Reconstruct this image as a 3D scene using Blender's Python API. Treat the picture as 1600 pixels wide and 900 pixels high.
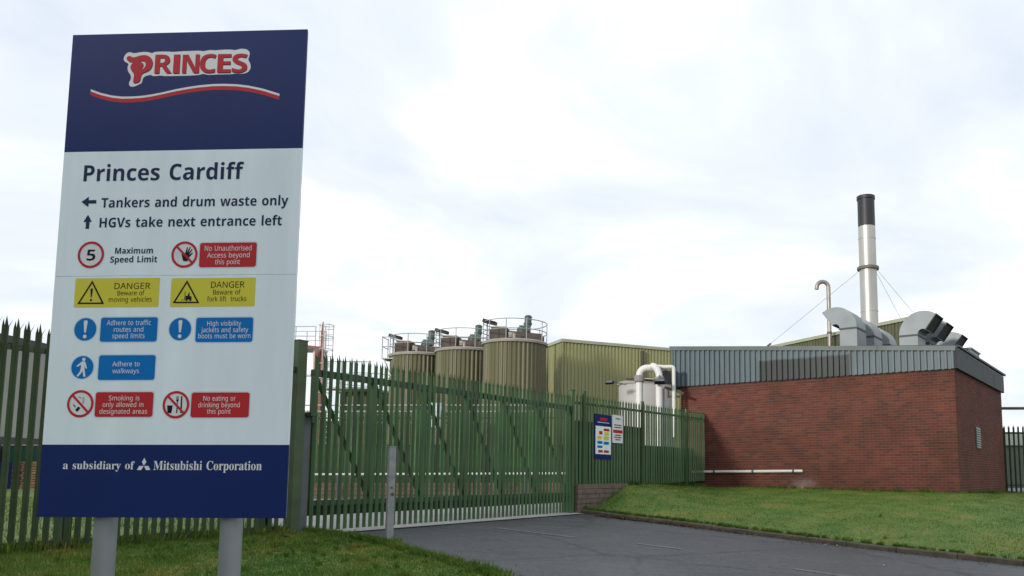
import bpy, math, random, json
import numpy as np
from mathutils import Vector, Matrix
from mathutils.geometry import tessellate_polygon

random.seed(7)
rng = np.random.default_rng(7)
scene = bpy.context.scene
for o in list(bpy.data.objects):
    bpy.data.objects.remove(o)
COL = scene.collection
EYE = 1.44          # metres from the road under the camera to the lens; geometry is written with z = 0 at lens height and lifted at the end
R = math.radians

# ------------------------------------------------------------------ camera
cam = bpy.data.cameras.new("camera")
cam_ob = bpy.data.objects.new("camera", cam)
COL.objects.link(cam_ob)
cam.sensor_width = 36.0
cam.lens = 28.8
cam.shift_x = -0.125
cam.shift_y = 0.0939
cam.clip_start = 0.1
cam.clip_end = 2000
cam_ob.location = (0, 0, 0)
cam_ob.rotation_euler = (math.pi / 2 + 0.1118, 0, 0)
scene.camera = cam_ob

# ------------------------------------------------------------------ sky and sun
SUN = Vector((-0.60 * 0.978, -0.80 * 0.978, 0.208)).normalized()
world = bpy.data.worlds.new("World")
scene.world = world
world.use_nodes = True
wn, wl = world.node_tree.nodes, world.node_tree.links
wn.clear()
w_out = wn.new("ShaderNodeOutputWorld")
w_bg = wn.new("ShaderNodeBackground")
w_bg.inputs["Strength"].default_value = 0.1
sky = wn.new("ShaderNodeTexSky")
sky.sky_type = 'NISHITA'
sky.sun_disc = False
sky.sun_elevation = math.asin(SUN.z)
sky.sun_rotation = math.atan2(SUN.x, SUN.y) % (2 * math.pi)
sky.air_density = 1.0
sky.dust_density = 2.0
tc = wn.new("ShaderNodeTexCoord")
sep = wn.new("ShaderNodeSeparateXYZ")
wl.new(tc.outputs["Generated"], sep.inputs[0])
zz = wn.new("ShaderNodeMath"); zz.operation = 'ABSOLUTE'
wl.new(sep.outputs["Z"], zz.inputs[0])
za = wn.new("ShaderNodeMath"); za.operation = 'ADD'; za.inputs[1].default_value = 0.22
wl.new(zz.outputs[0], za.inputs[0])
dx = wn.new("ShaderNodeMath"); dx.operation = 'DIVIDE'
dy = wn.new("ShaderNodeMath"); dy.operation = 'DIVIDE'
wl.new(sep.outputs["X"], dx.inputs[0]); wl.new(za.outputs[0], dx.inputs[1])
wl.new(sep.outputs["Y"], dy.inputs[0]); wl.new(za.outputs[0], dy.inputs[1])
comb = wn.new("ShaderNodeCombineXYZ")
wl.new(dx.outputs[0], comb.inputs[0]); wl.new(dy.outputs[0], comb.inputs[1])
cl1 = wn.new("ShaderNodeTexNoise")
cl1.inputs["Scale"].default_value = 1.35
cl1.inputs["Detail"].default_value = 6
cl1.inputs["Roughness"].default_value = 0.55
cl1.inputs["Distortion"].default_value = 0.5
wl.new(comb.outputs[0], cl1.inputs["Vector"])
ramp = wn.new("ShaderNodeValToRGB")
cr = ramp.color_ramp
cr.elements[0].position = 0.34; cr.elements[0].color = (8.3, 9.1, 10.2, 1)
cr.elements[1].position = 0.74; cr.elements[1].color = (16.5, 16.5, 16.4, 1)
e = cr.elements.new(0.50); e.color = (9.9, 10.5, 11.1, 1)
wl.new(cl1.outputs["Fac"], ramp.inputs[0])
wmix = wn.new("ShaderNodeMix"); wmix.data_type = 'RGBA'
wmix.inputs["Factor"].default_value = 0.93
wl.new(sky.outputs[0], wmix.inputs["A"])
wl.new(ramp.outputs[0], wmix.inputs["B"])
wl.new(wmix.outputs["Result"], w_bg.inputs["Color"])
wl.new(w_bg.outputs[0], w_out.inputs[0])

sun = bpy.data.lights.new("sun", 'SUN')
sun.energy = 2.3
sun.angle = R(6)
sun.color = (1.0, 0.95, 0.87)
sun_ob = bpy.data.objects.new("sun", sun)
COL.objects.link(sun_ob)
sun_ob.rotation_euler = (-SUN).to_track_quat('-Z', 'Y').to_euler()
sun_ob.location = (-20, -15, 30)

vs = scene.view_settings
vs.view_transform = 'Standard'
vs.look = 'None'
vs.exposure = 0.0
vs.gamma = 1.0
vs.use_curve_mapping = False

# ------------------------------------------------------------------ materials
def lin(r, g, b):
    f = lambda c: c / 12.92 if c <= 0.04045 else ((c + 0.055) / 1.055) ** 2.4
    return (f(r / 255), f(g / 255), f(b / 255))

MATS = {}
def mat(name, col, rough=0.6, metal=0.0, var=0.15, scale=5.0, bump=0.0, bscale=60.0, col2=None, dirt=None, dirt_amt=0.0, dirt_scale=1.5, spec=0.5, stretch=None, coord='Object', objvar=0.0):
    if name in MATS:
        return MATS[name]
    m = bpy.data.materials.new(name)
    m.use_nodes = True
    nt = m.node_tree; N = nt.nodes; L = nt.links
    p = N["Principled BSDF"]
    p.inputs["Roughness"].default_value = rough
    p.inputs["Metallic"].default_value = metal
    p.inputs["Specular IOR Level"].default_value = spec
    t = N.new("ShaderNodeTexCoord")
    src = t.outputs[coord]
    if stretch:
        mp = N.new("ShaderNodeMapping"); mp.inputs["Scale"].default_value = stretch
        L.new(src, mp.inputs[0]); src = mp.outputs[0]
    n1 = N.new("ShaderNodeTexNoise"); n1.inputs["Scale"].default_value = scale; n1.inputs["Detail"].default_value = 5
    L.new(src, n1.inputs["Vector"])
    rp = N.new("ShaderNodeValToRGB")
    a = tuple(max(0, c * (1 - var)) for c in col)
    b = tuple(c * (1 + var) for c in (col2 or col))
    rp.color_ramp.elements[0].position = 0.32; rp.color_ramp.elements[0].color = (*a, 1)
    rp.color_ramp.elements[1].position = 0.68; rp.color_ramp.elements[1].color = (*b, 1)
    L.new(n1.outputs["Fac"], rp.inputs[0])
    out = rp.outputs[0]
    if dirt:
        n2 = N.new("ShaderNodeTexNoise"); n2.inputs["Scale"].default_value = dirt_scale; n2.inputs["Detail"].default_value = 8; n2.inputs["Roughness"].default_value = 0.7
        L.new(src, n2.inputs["Vector"])
        mr = N.new("ShaderNodeMapRange"); mr.inputs[1].default_value = 0.45; mr.inputs[2].default_value = 0.75; mr.inputs[4].default_value = dirt_amt
        L.new(n2.outputs["Fac"], mr.inputs[0])
        mx = N.new("ShaderNodeMix"); mx.data_type = 'RGBA'
        L.new(mr.outputs[0], mx.inputs["Factor"]); L.new(out, mx.inputs["A"]); mx.inputs["B"].default_value = (*dirt, 1)
        out = mx.outputs["Result"]
    if objvar > 0:
        oi = N.new("ShaderNodeObjectInfo"); ov = N.new("ShaderNodeMapRange"); ov.inputs[3].default_value = 1 - objvar; ov.inputs[4].default_value = 1 + objvar
        L.new(oi.outputs["Random"], ov.inputs[0]); hs = N.new("ShaderNodeHueSaturation"); L.new(ov.outputs[0], hs.inputs["Value"]); L.new(out, hs.inputs["Color"]); out = hs.outputs[0]
    L.new(out, p.inputs["Base Color"])
    if bump > 0:
        n3 = N.new("ShaderNodeTexNoise"); n3.inputs["Scale"].default_value = bscale; n3.inputs["Detail"].default_value = 4
        L.new(src, n3.inputs["Vector"])
        bp = N.new("ShaderNodeBump"); bp.inputs["Strength"].default_value = bump; bp.inputs["Distance"].default_value = 0.02
        L.new(n3.outputs["Fac"], bp.inputs["Height"]); L.new(bp.outputs[0], p.inputs["Normal"])
    MATS[name] = m
    return m

def flat(name, col, rough=0.4):
    return mat(name, col, rough, var=0.03, scale=3, spec=0.15)

# ------------------------------------------------------------------ mesh helpers
class MB:
    def __init__(s):
        s.v = []; s.f = []
    def face(s, pts):
        i = len(s.v); s.v += [tuple(p) for p in pts]; s.f.append(tuple(range(i, i + len(pts))))
    def box(s, x0, y0, z0, x1, y1, z1):
        return s.hexa([(x0, y0, z0), (x1, y0, z0), (x1, y1, z0), (x0, y1, z0), (x0, y0, z1), (x1, y0, z1), (x1, y1, z1), (x0, y1, z1)])
    def hexa(s, p):
        i = len(s.v); s.v += [tuple(q) for q in p]
        for f in ((0, 3, 2, 1), (4, 5, 6, 7), (0, 1, 5, 4), (1, 2, 6, 5), (2, 3, 7, 6), (3, 0, 4, 7)):
            s.f.append(tuple(i + k for k in f))
        return s
    def bar(s, p0, p1, w, h, up=(0, 0, 1)):
        p0, p1 = Vector(p0), Vector(p1); d = (p1 - p0).normalized(); u = Vector(up)
        if abs(d.dot(u)) > 0.95: u = Vector((0, 1, 0))
        a = d.cross(u).normalized() * w / 2; b = a.cross(d).normalized() * h / 2
        return s.hexa([p0 - a - b, p0 + a - b, p1 + a - b, p1 - a - b, p0 - a + b, p0 + a + b, p1 + a + b, p1 - a + b])
    def tube(s, path, r, n=10, closed=False, cap=True):
        P = [Vector(p) for p in path]; m = len(P)
        rad = r if isinstance(r, (list, tuple)) else [r] * m
        base = len(s.v); nrm = None
        for i in range(m):
            if closed: t = (P[(i + 1) % m] - P[i - 1]).normalized()
            else: t = (P[min(i + 1, m - 1)] - P[max(i - 1, 0)]).normalized()
            if nrm is None:
                nrm = t.cross(Vector((0, 0, 1)))
                if nrm.length < 0.05: nrm = t.cross(Vector((1, 0, 0)))
                nrm.normalize()
            nrm = (nrm - t * nrm.dot(t)).normalized(); bn = t.cross(nrm)
            for k in range(n):
                a = 2 * math.pi * k / n
                s.v.append(tuple(P[i] + (nrm * math.cos(a) + bn * math.sin(a)) * rad[i]))
        for i in range(m if closed else m - 1):
            j = (i + 1) % m
            for k in range(n):
                l = (k + 1) % n
                s.f.append((base + i * n + k, base + i * n + l, base + j * n + l, base + j * n + k))
        if cap and not closed:
            s.f.append(tuple(base + k for k in range(n))[::-1]); s.f.append(tuple(base + (m - 1) * n + k for k in range(n)))
        return s
    def cyl(s, p0, p1, r0, r1=None, n=16, cap=True):
        return s.tube([p0, p1], [r0, r0 if r1 is None else r1], n, cap=cap)
    def lathe(s, prof, c=(0, 0, 0), n=32, wob=None):
        base = len(s.v)
        for r, z in prof:
            for k in range(n):
                a = 2 * math.pi * k / n
                rr = r + (wob(k) if wob else 0)
                s.v.append((c[0] + rr * math.cos(a), c[1] + rr * math.sin(a), c[2] + z))
        for i in range(len(prof) - 1):
            for k in range(n):
                l = (k + 1) % n
                s.f.append((base + i * n + k, base + i * n + l, base + (i + 1) * n + l, base + (i + 1) * n + k))
        return s
    def build(s, name, m, parent=None, smooth=False, loc=(0, 0, 0), rotz=0.0):
        me = bpy.data.meshes.new(name)
        me.from_pydata(s.v, [], s.f); me.update()
        if m: me.materials.append(m)
        if smooth:
            me.polygons.foreach_set("use_smooth", [True] * len(me.polygons))
        o = bpy.data.objects.new(name, me); COL.objects.link(o)
        o.location = loc; o.rotation_euler = (0, 0, rotz)
        if parent: o.parent = parent
        return o

def smooth_edges(o, ang=35):
    me = o.data
    me.polygons.foreach_set("use_smooth", [True] * len(me.polygons))
    try: me.set_sharp_from_angle(angle=R(ang))
    except Exception: pass
    return o

def tag(o, label, cat, group=None):
    o["label"] = label; o["category"] = cat
    if group: o["group"] = group
    return o
def thing(name, label, cat, loc=(0, 0, 0), rotz=0.0, group=None):
    o = bpy.data.objects.new(name, None); o.empty_display_size = 0.2
    COL.objects.link(o); o.location = loc; o.rotation_euler = (0, 0, rotz)
    return tag(o, label, cat, group)
def struct(o):
    o["kind"] = "structure"; return o
def inst(src, name, parent, loc, rot=(0, 0, 0), scale=(1, 1, 1)):
    o = src.copy(); o.name = name; COL.objects.link(o); o.parent = parent
    o.location = loc; o.rotation_euler = rot; o.scale = scale
    return o
def copy_tree(o, parent=None):
    c = o.copy(); COL.objects.link(c); c.parent = parent
    for ch in list(o.children): copy_tree(ch, c)
    return c

# ------------------------------------------------------------------ site layout
# the fence line: left palisade, gate and right palisade stand on one straight line
G = Vector((-4.813, 12.613)); D = Vector((0.457, 0.8895)).normalized(); NN = Vector((D.y, -D.x))
ROT = math.atan2(D.y, D.x)
def P(t, z=0.0, off=0.0):
    q = G + D * t + NN * off
    return Vector((q.x, q.y, z))
def zt(x, y):
    d = (Vector((x, y)) - G).dot(NN)
    return -0.839 - 0.06 * min(max(d, 0.0), 14.0)

# ------------------------------------------------------------------ ground materials
def road_material():
    m = bpy.data.materials.new("asphalt"); m.use_nodes = True
    N, L = m.node_tree.nodes, m.node_tree.links; p = N["Principled BSDF"]
    g = N.new("ShaderNodeNewGeometry")
    fine = N.new("ShaderNodeTexNoise"); fine.inputs["Scale"].default_value = 16; fine.inputs["Detail"].default_value = 6; fine.inputs["Roughness"].default_value = 0.75
    big = N.new("ShaderNodeTexNoise"); big.inputs["Scale"].default_value = 0.55; big.inputs["Detail"].default_value = 6; big.inputs["Distortion"].default_value = 0.6
    L.new(g.outputs["Position"], fine.inputs["Vector"]); L.new(g.outputs["Position"], big.inputs["Vector"])
    r1 = N.new("ShaderNodeValToRGB")
    r1.color_ramp.elements[0].position = 0.3; r1.color_ramp.elements[0].color = (0.026, 0.028, 0.031, 1)
    r1.color_ramp.elements[1].position = 0.72; r1.color_ramp.elements[1].color = (0.122, 0.124, 0.131, 1)
    L.new(fine.outputs["Fac"], r1.inputs[0])
    r2 = N.new("ShaderNodeValToRGB")
    r2.color_ramp.elements[0].position = 0.36; r2.color_ramp.elements[0].color = (0.70, 0.70, 0.71, 1)
    r2.color_ramp.elements[1].position = 0.6; r2.color_ramp.elements[1].color = (0.98, 0.98, 1.0, 1)
    L.new(big.outputs["Fac"], r2.inputs[0])
    mx = N.new("ShaderNodeMix"); mx.data_type = 'RGBA'; mx.blend_type = 'MULTIPLY'; mx.inputs["Factor"].default_value = 1
    L.new(r1.outputs[0], mx.inputs["A"]); L.new(r2.outputs[0], mx.inputs["B"])
    # cracks
    vo = N.new("ShaderNodeTexVoronoi"); vo.feature = 'DISTANCE_TO_EDGE'; vo.inputs["Scale"].default_value = 0.33
    wv = N.new("ShaderNodeTexNoise"); wv.inputs["Scale"].default_value = 2.2; wv.inputs["Detail"].default_value = 5
    L.new(g.outputs["Position"], wv.inputs["Vector"])
    ad = N.new("ShaderNodeMix"); ad.data_type = 'VECTOR'; ad.inputs["Factor"].default_value = 0.22
    L.new(g.outputs["Position"], ad.inputs["A"]); L.new(wv.outputs["Color"], ad.inputs["B"])
    L.new(ad.outputs["Result"], vo.inputs["Vector"])
    cm = N.new("ShaderNodeMapRange"); cm.inputs[1].default_value = 0.0; cm.inputs[2].default_value = 0.016; cm.inputs[3].default_value = 0.7; cm.inputs[4].default_value = 0.0
    L.new(vo.outputs["Distance"], cm.inputs[0])
    mx2 = N.new("ShaderNodeMix"); mx2.data_type = 'RGBA'
    L.new(cm.outputs[0], mx2.inputs["Factor"]); L.new(mx.outputs["Result"], mx2.inputs["A"]); mx2.inputs["B"].default_value = (0.02, 0.02, 0.021, 1)
    st = N.new("ShaderNodeMapping"); st.inputs["Rotation"].default_value = (0, 0, -0.55); st.inputs["Scale"].default_value = (0.6, 3.2, 1)
    L.new(g.outputs["Position"], st.inputs[0])
    sn = N.new("ShaderNodeTexNoise"); sn.inputs["Scale"].default_value = 2.4; sn.inputs["Detail"].default_value = 8; sn.inputs["Roughness"].default_value = 0.72
    L.new(st.outputs[0], sn.inputs["Vector"])
    sr = N.new("ShaderNodeValToRGB"); sr.color_ramp.elements[0].position = 0.36; sr.color_ramp.elements[0].color = (0.78, 0.78, 0.78, 1); sr.color_ramp.elements[1].position = 0.66; sr.color_ramp.elements[1].color = (1.2, 1.2, 1.22, 1)
    L.new(sn.outputs["Fac"], sr.inputs[0])
    mx3 = N.new("ShaderNodeMix"); mx3.data_type = 'RGBA'; mx3.blend_type = 'MULTIPLY'; mx3.inputs["Factor"].default_value = 1
    L.new(mx2.outputs["Result"], mx3.inputs["A"]); L.new(sr.outputs[0], mx3.inputs["B"])
    L.new(mx3.outputs["Result"], p.inputs["Base Color"])
    rr = N.new("ShaderNodeMapRange"); rr.inputs[1].default_value = 0.35; rr.inputs[2].default_value = 0.65; rr.inputs[3].default_value = 0.5; rr.inputs[4].default_value = 0.8
    L.new(big.outputs["Fac"], rr.inputs[0]); L.new(rr.outputs[0], p.inputs["Roughness"])
    bp = N.new("ShaderNodeBump"); bp.inputs["Strength"].default_value = 0.35; bp.inputs["Distance"].default_value = 0.006
    L.new(fine.outputs["Fac"], bp.inputs["Height"]); L.new(bp.outputs[0], p.inputs["Normal"])
    return m

def grass_material(name, blades):
    m = bpy.data.materials.new(name); m.use_nodes = True
    N, L = m.node_tree.nodes, m.node_tree.links; p = N["Principled BSDF"]
    g = N.new("ShaderNodeNewGeometry")
    n1 = N.new("ShaderNodeTexNoise"); n1.inputs["Scale"].default_value = 1.15; n1.inputs["Detail"].default_value = 5; n1.inputs["Roughness"].default_value = 0.65
    L.new(g.outputs["Position"], n1.inputs["Vector"])
    r1 = N.new("ShaderNodeValToRGB")
    r1.color_ramp.elements[0].position = 0.30; r1.color_ramp.elements[0].color = (0.062, 0.142, 0.025, 1)
    r1.color_ramp.elements[1].position = 0.74; r1.color_ramp.elements[1].color = (0.232, 0.208, 0.062, 1)
    k = r1.color_ramp.elements.new(0.52); k.color = (0.120, 0.188, 0.040, 1)
    L.new(n1.outputs["Fac"], r1.inputs[0])
    mx = N.new("ShaderNodeMix"); mx.data_type = 'RGBA'; mx.blend_type = 'MULTIPLY'; mx.inputs["Factor"].default_value = 1
    L.new(r1.outputs[0], mx.inputs["A"])
    if blades:
        at = N.new("ShaderNodeAttribute"); at.attribute_name = "tint"
        r2 = N.new("ShaderNodeValToRGB")
        r2.color_ramp.elements[0].position = 0.0; r2.color_ramp.elements[0].color = (0.72, 0.82, 0.66, 1)
        r2.color_ramp.elements[1].position = 1.0; r2.color_ramp.elements[1].color = (2.5, 1.75, 1.4, 1)
        k = r2.color_ramp.elements.new(0.82); k.color = (1.25, 1.22, 1.1, 1)
        L.new(at.outputs["Fac"], r2.inputs[0]); L.new(r2.outputs[0], mx.inputs["B"])
    else:
        n2 = N.new("ShaderNodeTexNoise"); n2.inputs["Scale"].default_value = 22; n2.inputs["Detail"].default_value = 5
        L.new(g.outputs["Position"], n2.inputs["Vector"])
        r2 = N.new("ShaderNodeValToRGB")
        r2.color_ramp.elements[0].position = 0.35; r2.color_ramp.elements[0].color = (0.75, 0.75, 0.72, 1)
        r2.color_ramp.elements[1].position = 0.65; r2.color_ramp.elements[1].color = (1.15, 1.08, 0.95, 1)
        L.new(n2.outputs["Fac"], r2.inputs[0]); L.new(r2.outputs[0], mx.inputs["B"])
    L.new(mx.outputs["Result"], p.inputs["Base Color"])
    p.inputs["Roughness"].default_value = 0.75
    p.inputs["Specular IOR Level"].default_value = 0.2
    if blades:                                    # thin blades let light through (leaf_glow)
        tr = N.new("ShaderNodeBsdfTranslucent"); ms = N.new("ShaderNodeMixShader"); ms.inputs[0].default_value = 0.35
        L.new(mx.outputs["Result"], tr.inputs["Color"]); L.new(p.outputs[0], ms.inputs[1]); L.new(tr.outputs[0], ms.inputs[2]); L.new(ms.outputs[0], N["Material Output"].inputs["Surface"])
    return m

M_ROAD = road_material()
M_SOIL = grass_material("turf", False)
M_BLADE = grass_material("grass_blades", True)
M_CONC = mat("concrete", (0.42, 0.41, 0.39), 0.85, var=0.12, scale=3, bump=0.2, bscale=40, dirt=(0.16, 0.15, 0.13), dirt_amt=0.6, coord='Object')
M_KERB = mat("kerb_concrete", (0.105, 0.085, 0.062), 0.9, var=0.3, scale=7, bump=0.4, bscale=50, dirt=(0.06, 0.065, 0.03), dirt_amt=0.8, dirt_scale=2.5)
M_YARD = mat("yard_surface", (0.30, 0.295, 0.28), 0.9, var=0.15, scale=0.8, dirt=(0.12, 0.115, 0.1), dirt_amt=0.7, dirt_scale=0.3)

# ------------------------------------------------------------------ ground, road
def strip_sheet(name, m, offs, zs, t0, t1, nt=8):
    b = MB()
    for i in range(len(offs)):
        for k in range(nt + 1):
            b.v.append(tuple(P(t0 + (t1 - t0) * k / nt, zs[i], offs[i])))
    w = nt + 1
    for i in range(len(offs) - 1):
        for k in range(nt):
            b.f.append((i * w + k, i * w + k + 1, (i + 1) * w + k + 1, (i + 1) * w + k)[::-1])
    return b.build(name, m)
struct(strip_sheet("ground", mat("bare_ground", (0.085, 0.095, 0.05), 0.95, var=0.3, scale=0.4), [-700, -0.2, 0, 14, 500], [-0.90, -0.90, -0.90, -1.74, -1.74], -700, 700, 40))
struct(strip_sheet("road", M_ROAD, [-0.05, 14, 60], [-0.839, -1.679, -1.679], -70, 90, 40))
b = MB(); b.face([(q[0], q[1], -0.842) for q in (P(-0.95, 0, -0.06), P(50, 0, -0.06), (22, 95), (-22, 95), (-22, 50.6))]); struct(b.build("yard", M_YARD))
struct(strip_sheet("gate_threshold", M_CONC, [-0.10, 0.30], [-0.826, -0.842], -0.7, 7.15, 12))

def paint_material():
    m = bpy.data.materials.new("worn_road_paint"); m.use_nodes = True
    N, L = m.node_tree.nodes, m.node_tree.links; p = N["Principled BSDF"]
    g = N.new("ShaderNodeNewGeometry"); n = N.new("ShaderNodeTexNoise"); n.inputs["Scale"].default_value = 26; n.inputs["Detail"].default_value = 7; n.inputs["Roughness"].default_value = 0.75
    L.new(g.outputs["Position"], n.inputs["Vector"])
    r = N.new("ShaderNodeValToRGB")
    r.color_ramp.elements[0].position = 0.44; r.color_ramp.elements[0].color = (0.085, 0.087, 0.092, 1)
    r.color_ramp.elements[1].position = 0.68; r.color_ramp.elements[1].color = (0.38, 0.38, 0.37, 1)
    L.new(n.outputs["Fac"], r.inputs[0]); L.new(r.outputs[0], p.inputs["Base Color"]); p.inputs["Roughness"].default_value = 0.8
    return m
M_PAINT = paint_material()
for k, (x0, y0, x1, y1) in enumerate([(-2.53, 14.60, -1.06, 13.73), (-0.05, 13.32, 0.68, 12.83), (2.07, 11.26, 3.0, 10.5), (4.1, 9.7, 5.3, 8.8)]):
    a, b_ = Vector((x0, y0)), Vector((x1, y1)); d = (b_ - a).normalized(); s = Vector((-d.y, d.x)) * 0.05
    b = MB(); b.face([(q.x, q.y, zt(q.x, q.y) + 0.004) for q in (a - s, b_ - s, b_ + s, a + s)])
    struct(b.build("road_marking", M_PAINT))

# ------------------------------------------------------------------ lofted grass surfaces
def interp(pts, n):
    out = []
    for i in range(len(pts) - 1):
        for k in range(n):
            u = k / n; out.append(tuple(a * (1 - u) + c * u for a, c in zip(pts[i], pts[i + 1])))
    out.append(tuple(pts[-1])); return np.array(out)
def loft(name, A, B, m, nv=8, sub=3, prof=lambda v: v, wob=0.004):
    A, B = interp(A, sub), interp(B, sub); g = np.zeros((len(A), nv + 1, 3))
    for j in range(nv + 1):
        v = j / nv
        g[:, j, :2] = A[:, :2] * (1 - v) + B[:, :2] * v
        w = prof(v); g[:, j, 2] = A[:, 2] * (1 - w) + B[:, 2] * w
    g[:, 1:-1, 2] += rng.normal(0, wob, g[:, 1:-1, 2].shape)
    b = MB(); b.v = [tuple(q) for q in g.reshape(-1, 3)]; W = nv + 1
    for i in range(len(A) - 1):
        for j in range(nv):
            b.f.append((i * W + j, (i + 1) * W + j, (i + 1) * W + j + 1, i * W + j + 1))
    o = b.build(name, m, smooth=True)
    return struct(o), g
def blades(name, g, n, h, w, mask=None, lean=0.5, label=None):
    a, b, c, d = g[:-1, :-1], g[1:, :-1], g[1:, 1:], g[:-1, 1:]
    ar = (np.linalg.norm(np.cross(b - a, c - a), axis=2) + np.linalg.norm(np.cross(c - a, d - a), axis=2)).ravel()
    if mask is not None: ar = ar * mask(((a + b + c + d) / 4).reshape(-1, 3))
    q = rng.choice(len(ar), n, p=ar / ar.sum()); u = rng.random((n, 1)); v = rng.random((n, 1))
    a, b, c, d = (x.reshape(-1, 3)[q] for x in (a, b, c, d))
    base = (a * (1 - u) + b * u) * (1 - v) + (d * (1 - u) + c * u) * v
    base[:, 2] -= 0.006
    ang = rng.random(n) * 6.283; dirx = np.stack([np.cos(ang), np.sin(ang), np.zeros(n)], 1)
    X, Y = base[:, 0], base[:, 1]
    lo = np.sin(X * 1.3 + 2 * np.sin(Y * 0.7)) * np.sin(Y * 1.1 + 1.7 * np.sin(X * 0.9)); hi_ = np.sin(X * 6.1 + np.sin(Y * 4.3)) * np.sin(Y * 5.7 + np.sin(X * 3.9))
    clump = np.clip(0.9 + 0.2 * lo + 0.2 * hi_, 0.3, None) * np.where(rng.random(n) < 0.02, 1.5, 1.0)
    hh = (h * (0.45 + 0.8 * rng.random(n)) * clump)[:, None]; ww = (w * (0.6 + 0.8 * rng.random(n)))[:, None]
    la = rng.random(n) * 6.283; ln = hh * lean * rng.random((n, 1))
    tip = base + np.stack([np.cos(la), np.sin(la), np.zeros(n)], 1) * ln; tip[:, 2:] += hh
    V = np.empty((n, 3, 3)); V[:, 0] = base - dirx * ww / 2; V[:, 1] = base + dirx * ww / 2; V[:, 2] = tip
    me = bpy.data.meshes.new(name)
    me.vertices.add(3 * n); me.vertices.foreach_set("co", V.reshape(-1))
    me.loops.add(3 * n); me.loops.foreach_set("vertex_index", np.arange(3 * n, dtype=np.int32))
    me.polygons.add(n); me.polygons.foreach_set("loop_start", np.arange(0, 3 * n, 3, dtype=np.int32))
    me.update(calc_edges=True)
    at = me.attributes.new("tint", 'FLOAT', 'POINT'); at.data.foreach_set("value", np.repeat(np.clip(rng.random(n) * 0.85 + 0.08 * lo + 0.05 * hi_ + np.where(rng.random(n) < 0.05, 0.5, 0.0), 0, 1), 3).astype(np.float32))
    me.materials.append(M_BLADE)
    o = bpy.data.objects.new(name, me); COL.objects.link(o)
    o["kind"] = "stuff"; o["label"] = label; o["category"] = "grass"
    return o

edge = [(-4.96, 12.36), (-4.4, 12.15), (-3.9, 11.79), (-3.51, 11.41), (-2.89, 10.75), (-2.34, 10.16), (-1.57, 9.29), (-0.9, 7.6), (-0.8, 6.0), (-1.4, 4.6), (-2.8, 3.2), (-6.0, 1.2), (-9.0, -0.5), (-12, -4)]
fl = [-0.62, -0.85, -1.2, -1.7, -2.5, -3.2, -4.2, -5.5, -6.5, -7.5, -8.5, -11, -14, -19]
A = [(x, y, zt(x, y) + 0.015) for x, y in edge]
B = [(P(t).x, P(t).y, -0.815) for t in fl]
_, gv = loft("grass_verge", A, B, M_SOIL, nv=10, prof=lambda v: v)

# lawn inside the fence
A = [tuple(P(t, -0.855, -0.02)) for t in (-0.95, -2, -4, -7, -11, -19)]
B = [(-22.0, 50.5, -0.835), (-27, 50.5, -0.835), (-36, 50.5, -0.835), (-48, 50.5, -0.835), (-70, 50, -0.835), (-90, 30, -0.835)]
_, gl = loft("inner_lawn", A, B, M_SOIL, nv=14)
# bank between kerb and brick building
kerb = [(-1.47, 19.14), (-0.862, 18.61), (-0.209, 17.98), (0.54, 17.42), (1.29, 16.74), (2.144, 15.95), (2.94, 15.27), (4.35, 14.15), (6.01, 13.07), (9.0, 11.6), (14, 10.0), (26, 8.0)]
KN = []
for i, q in enumerate(kerb):
    a = Vector(kerb[max(i - 1, 0)]); c = Vector(kerb[min(i + 1, len(kerb) - 1)]); d = (c - a).normalized()
    KN.append(Vector((-d.y, d.x)))            # towards the bank
A = [(x + n.x * 0.13, y + n.y * 0.13, zt(x, y) + 0.085) for (x, y), n in zip(kerb, KN)]
B = [tuple(P(7.3, -0.80)), tuple(P(8.1, -0.76)), tuple(P(9.7, -0.215)), tuple(P(11.0, -0.22)), tuple(P(13.0, -0.275)), tuple(P(15.1, -0.32)), (3.9, 24.75, -0.35), (6.2, 23.28, -0.40), (8.50, 21.85, -0.455), (12.6, 28.3, -0.56), (24, 30, -0.62), (44, 32, -0.7)]
_, gb = loft("grass_bank", A, B, M_SOIL, nv=14, sub=4, prof=lambda v: 1 - (1 - v) ** 1.5, wob=0.015)
# ground carried on under the right fence and the building
b = MB(); F2 = B[2:10]
for i in range(5):
    p, q = Vector(F2[i]), Vector(F2[i + 1]); bk = Vector((-0.5, 3.0, -0.03)) if i < 3 else Vector((0.6, 1.0, -0.03))
    b.face([p, q, q + bk, p + bk])
struct(b.build("fence_ground", M_SOIL))

blades("verge_grass", gv, 80000, 0.042, 0.011, lambda c: (c[:, 1] > 6.2).astype(float) * (1.6 - c[:, 1] / 16), label="short mown green grass of the verge in front of the left fence")
blades("bank_grass", gb, 120000, 0.034, 0.016, lambda c: (c[:, 0] < 17).astype(float) * (np.abs(c[:, 0]) < 25), label="short mown grass of the sloping bank below the brick building")
blades("lawn_grass", gl, 48000, 0.085, 0.02, lambda c: (c[:, 1] < 34).astype(float) * (c[:, 0] > -34), label="rough lawn grass behind the left palisade fence")

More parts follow.
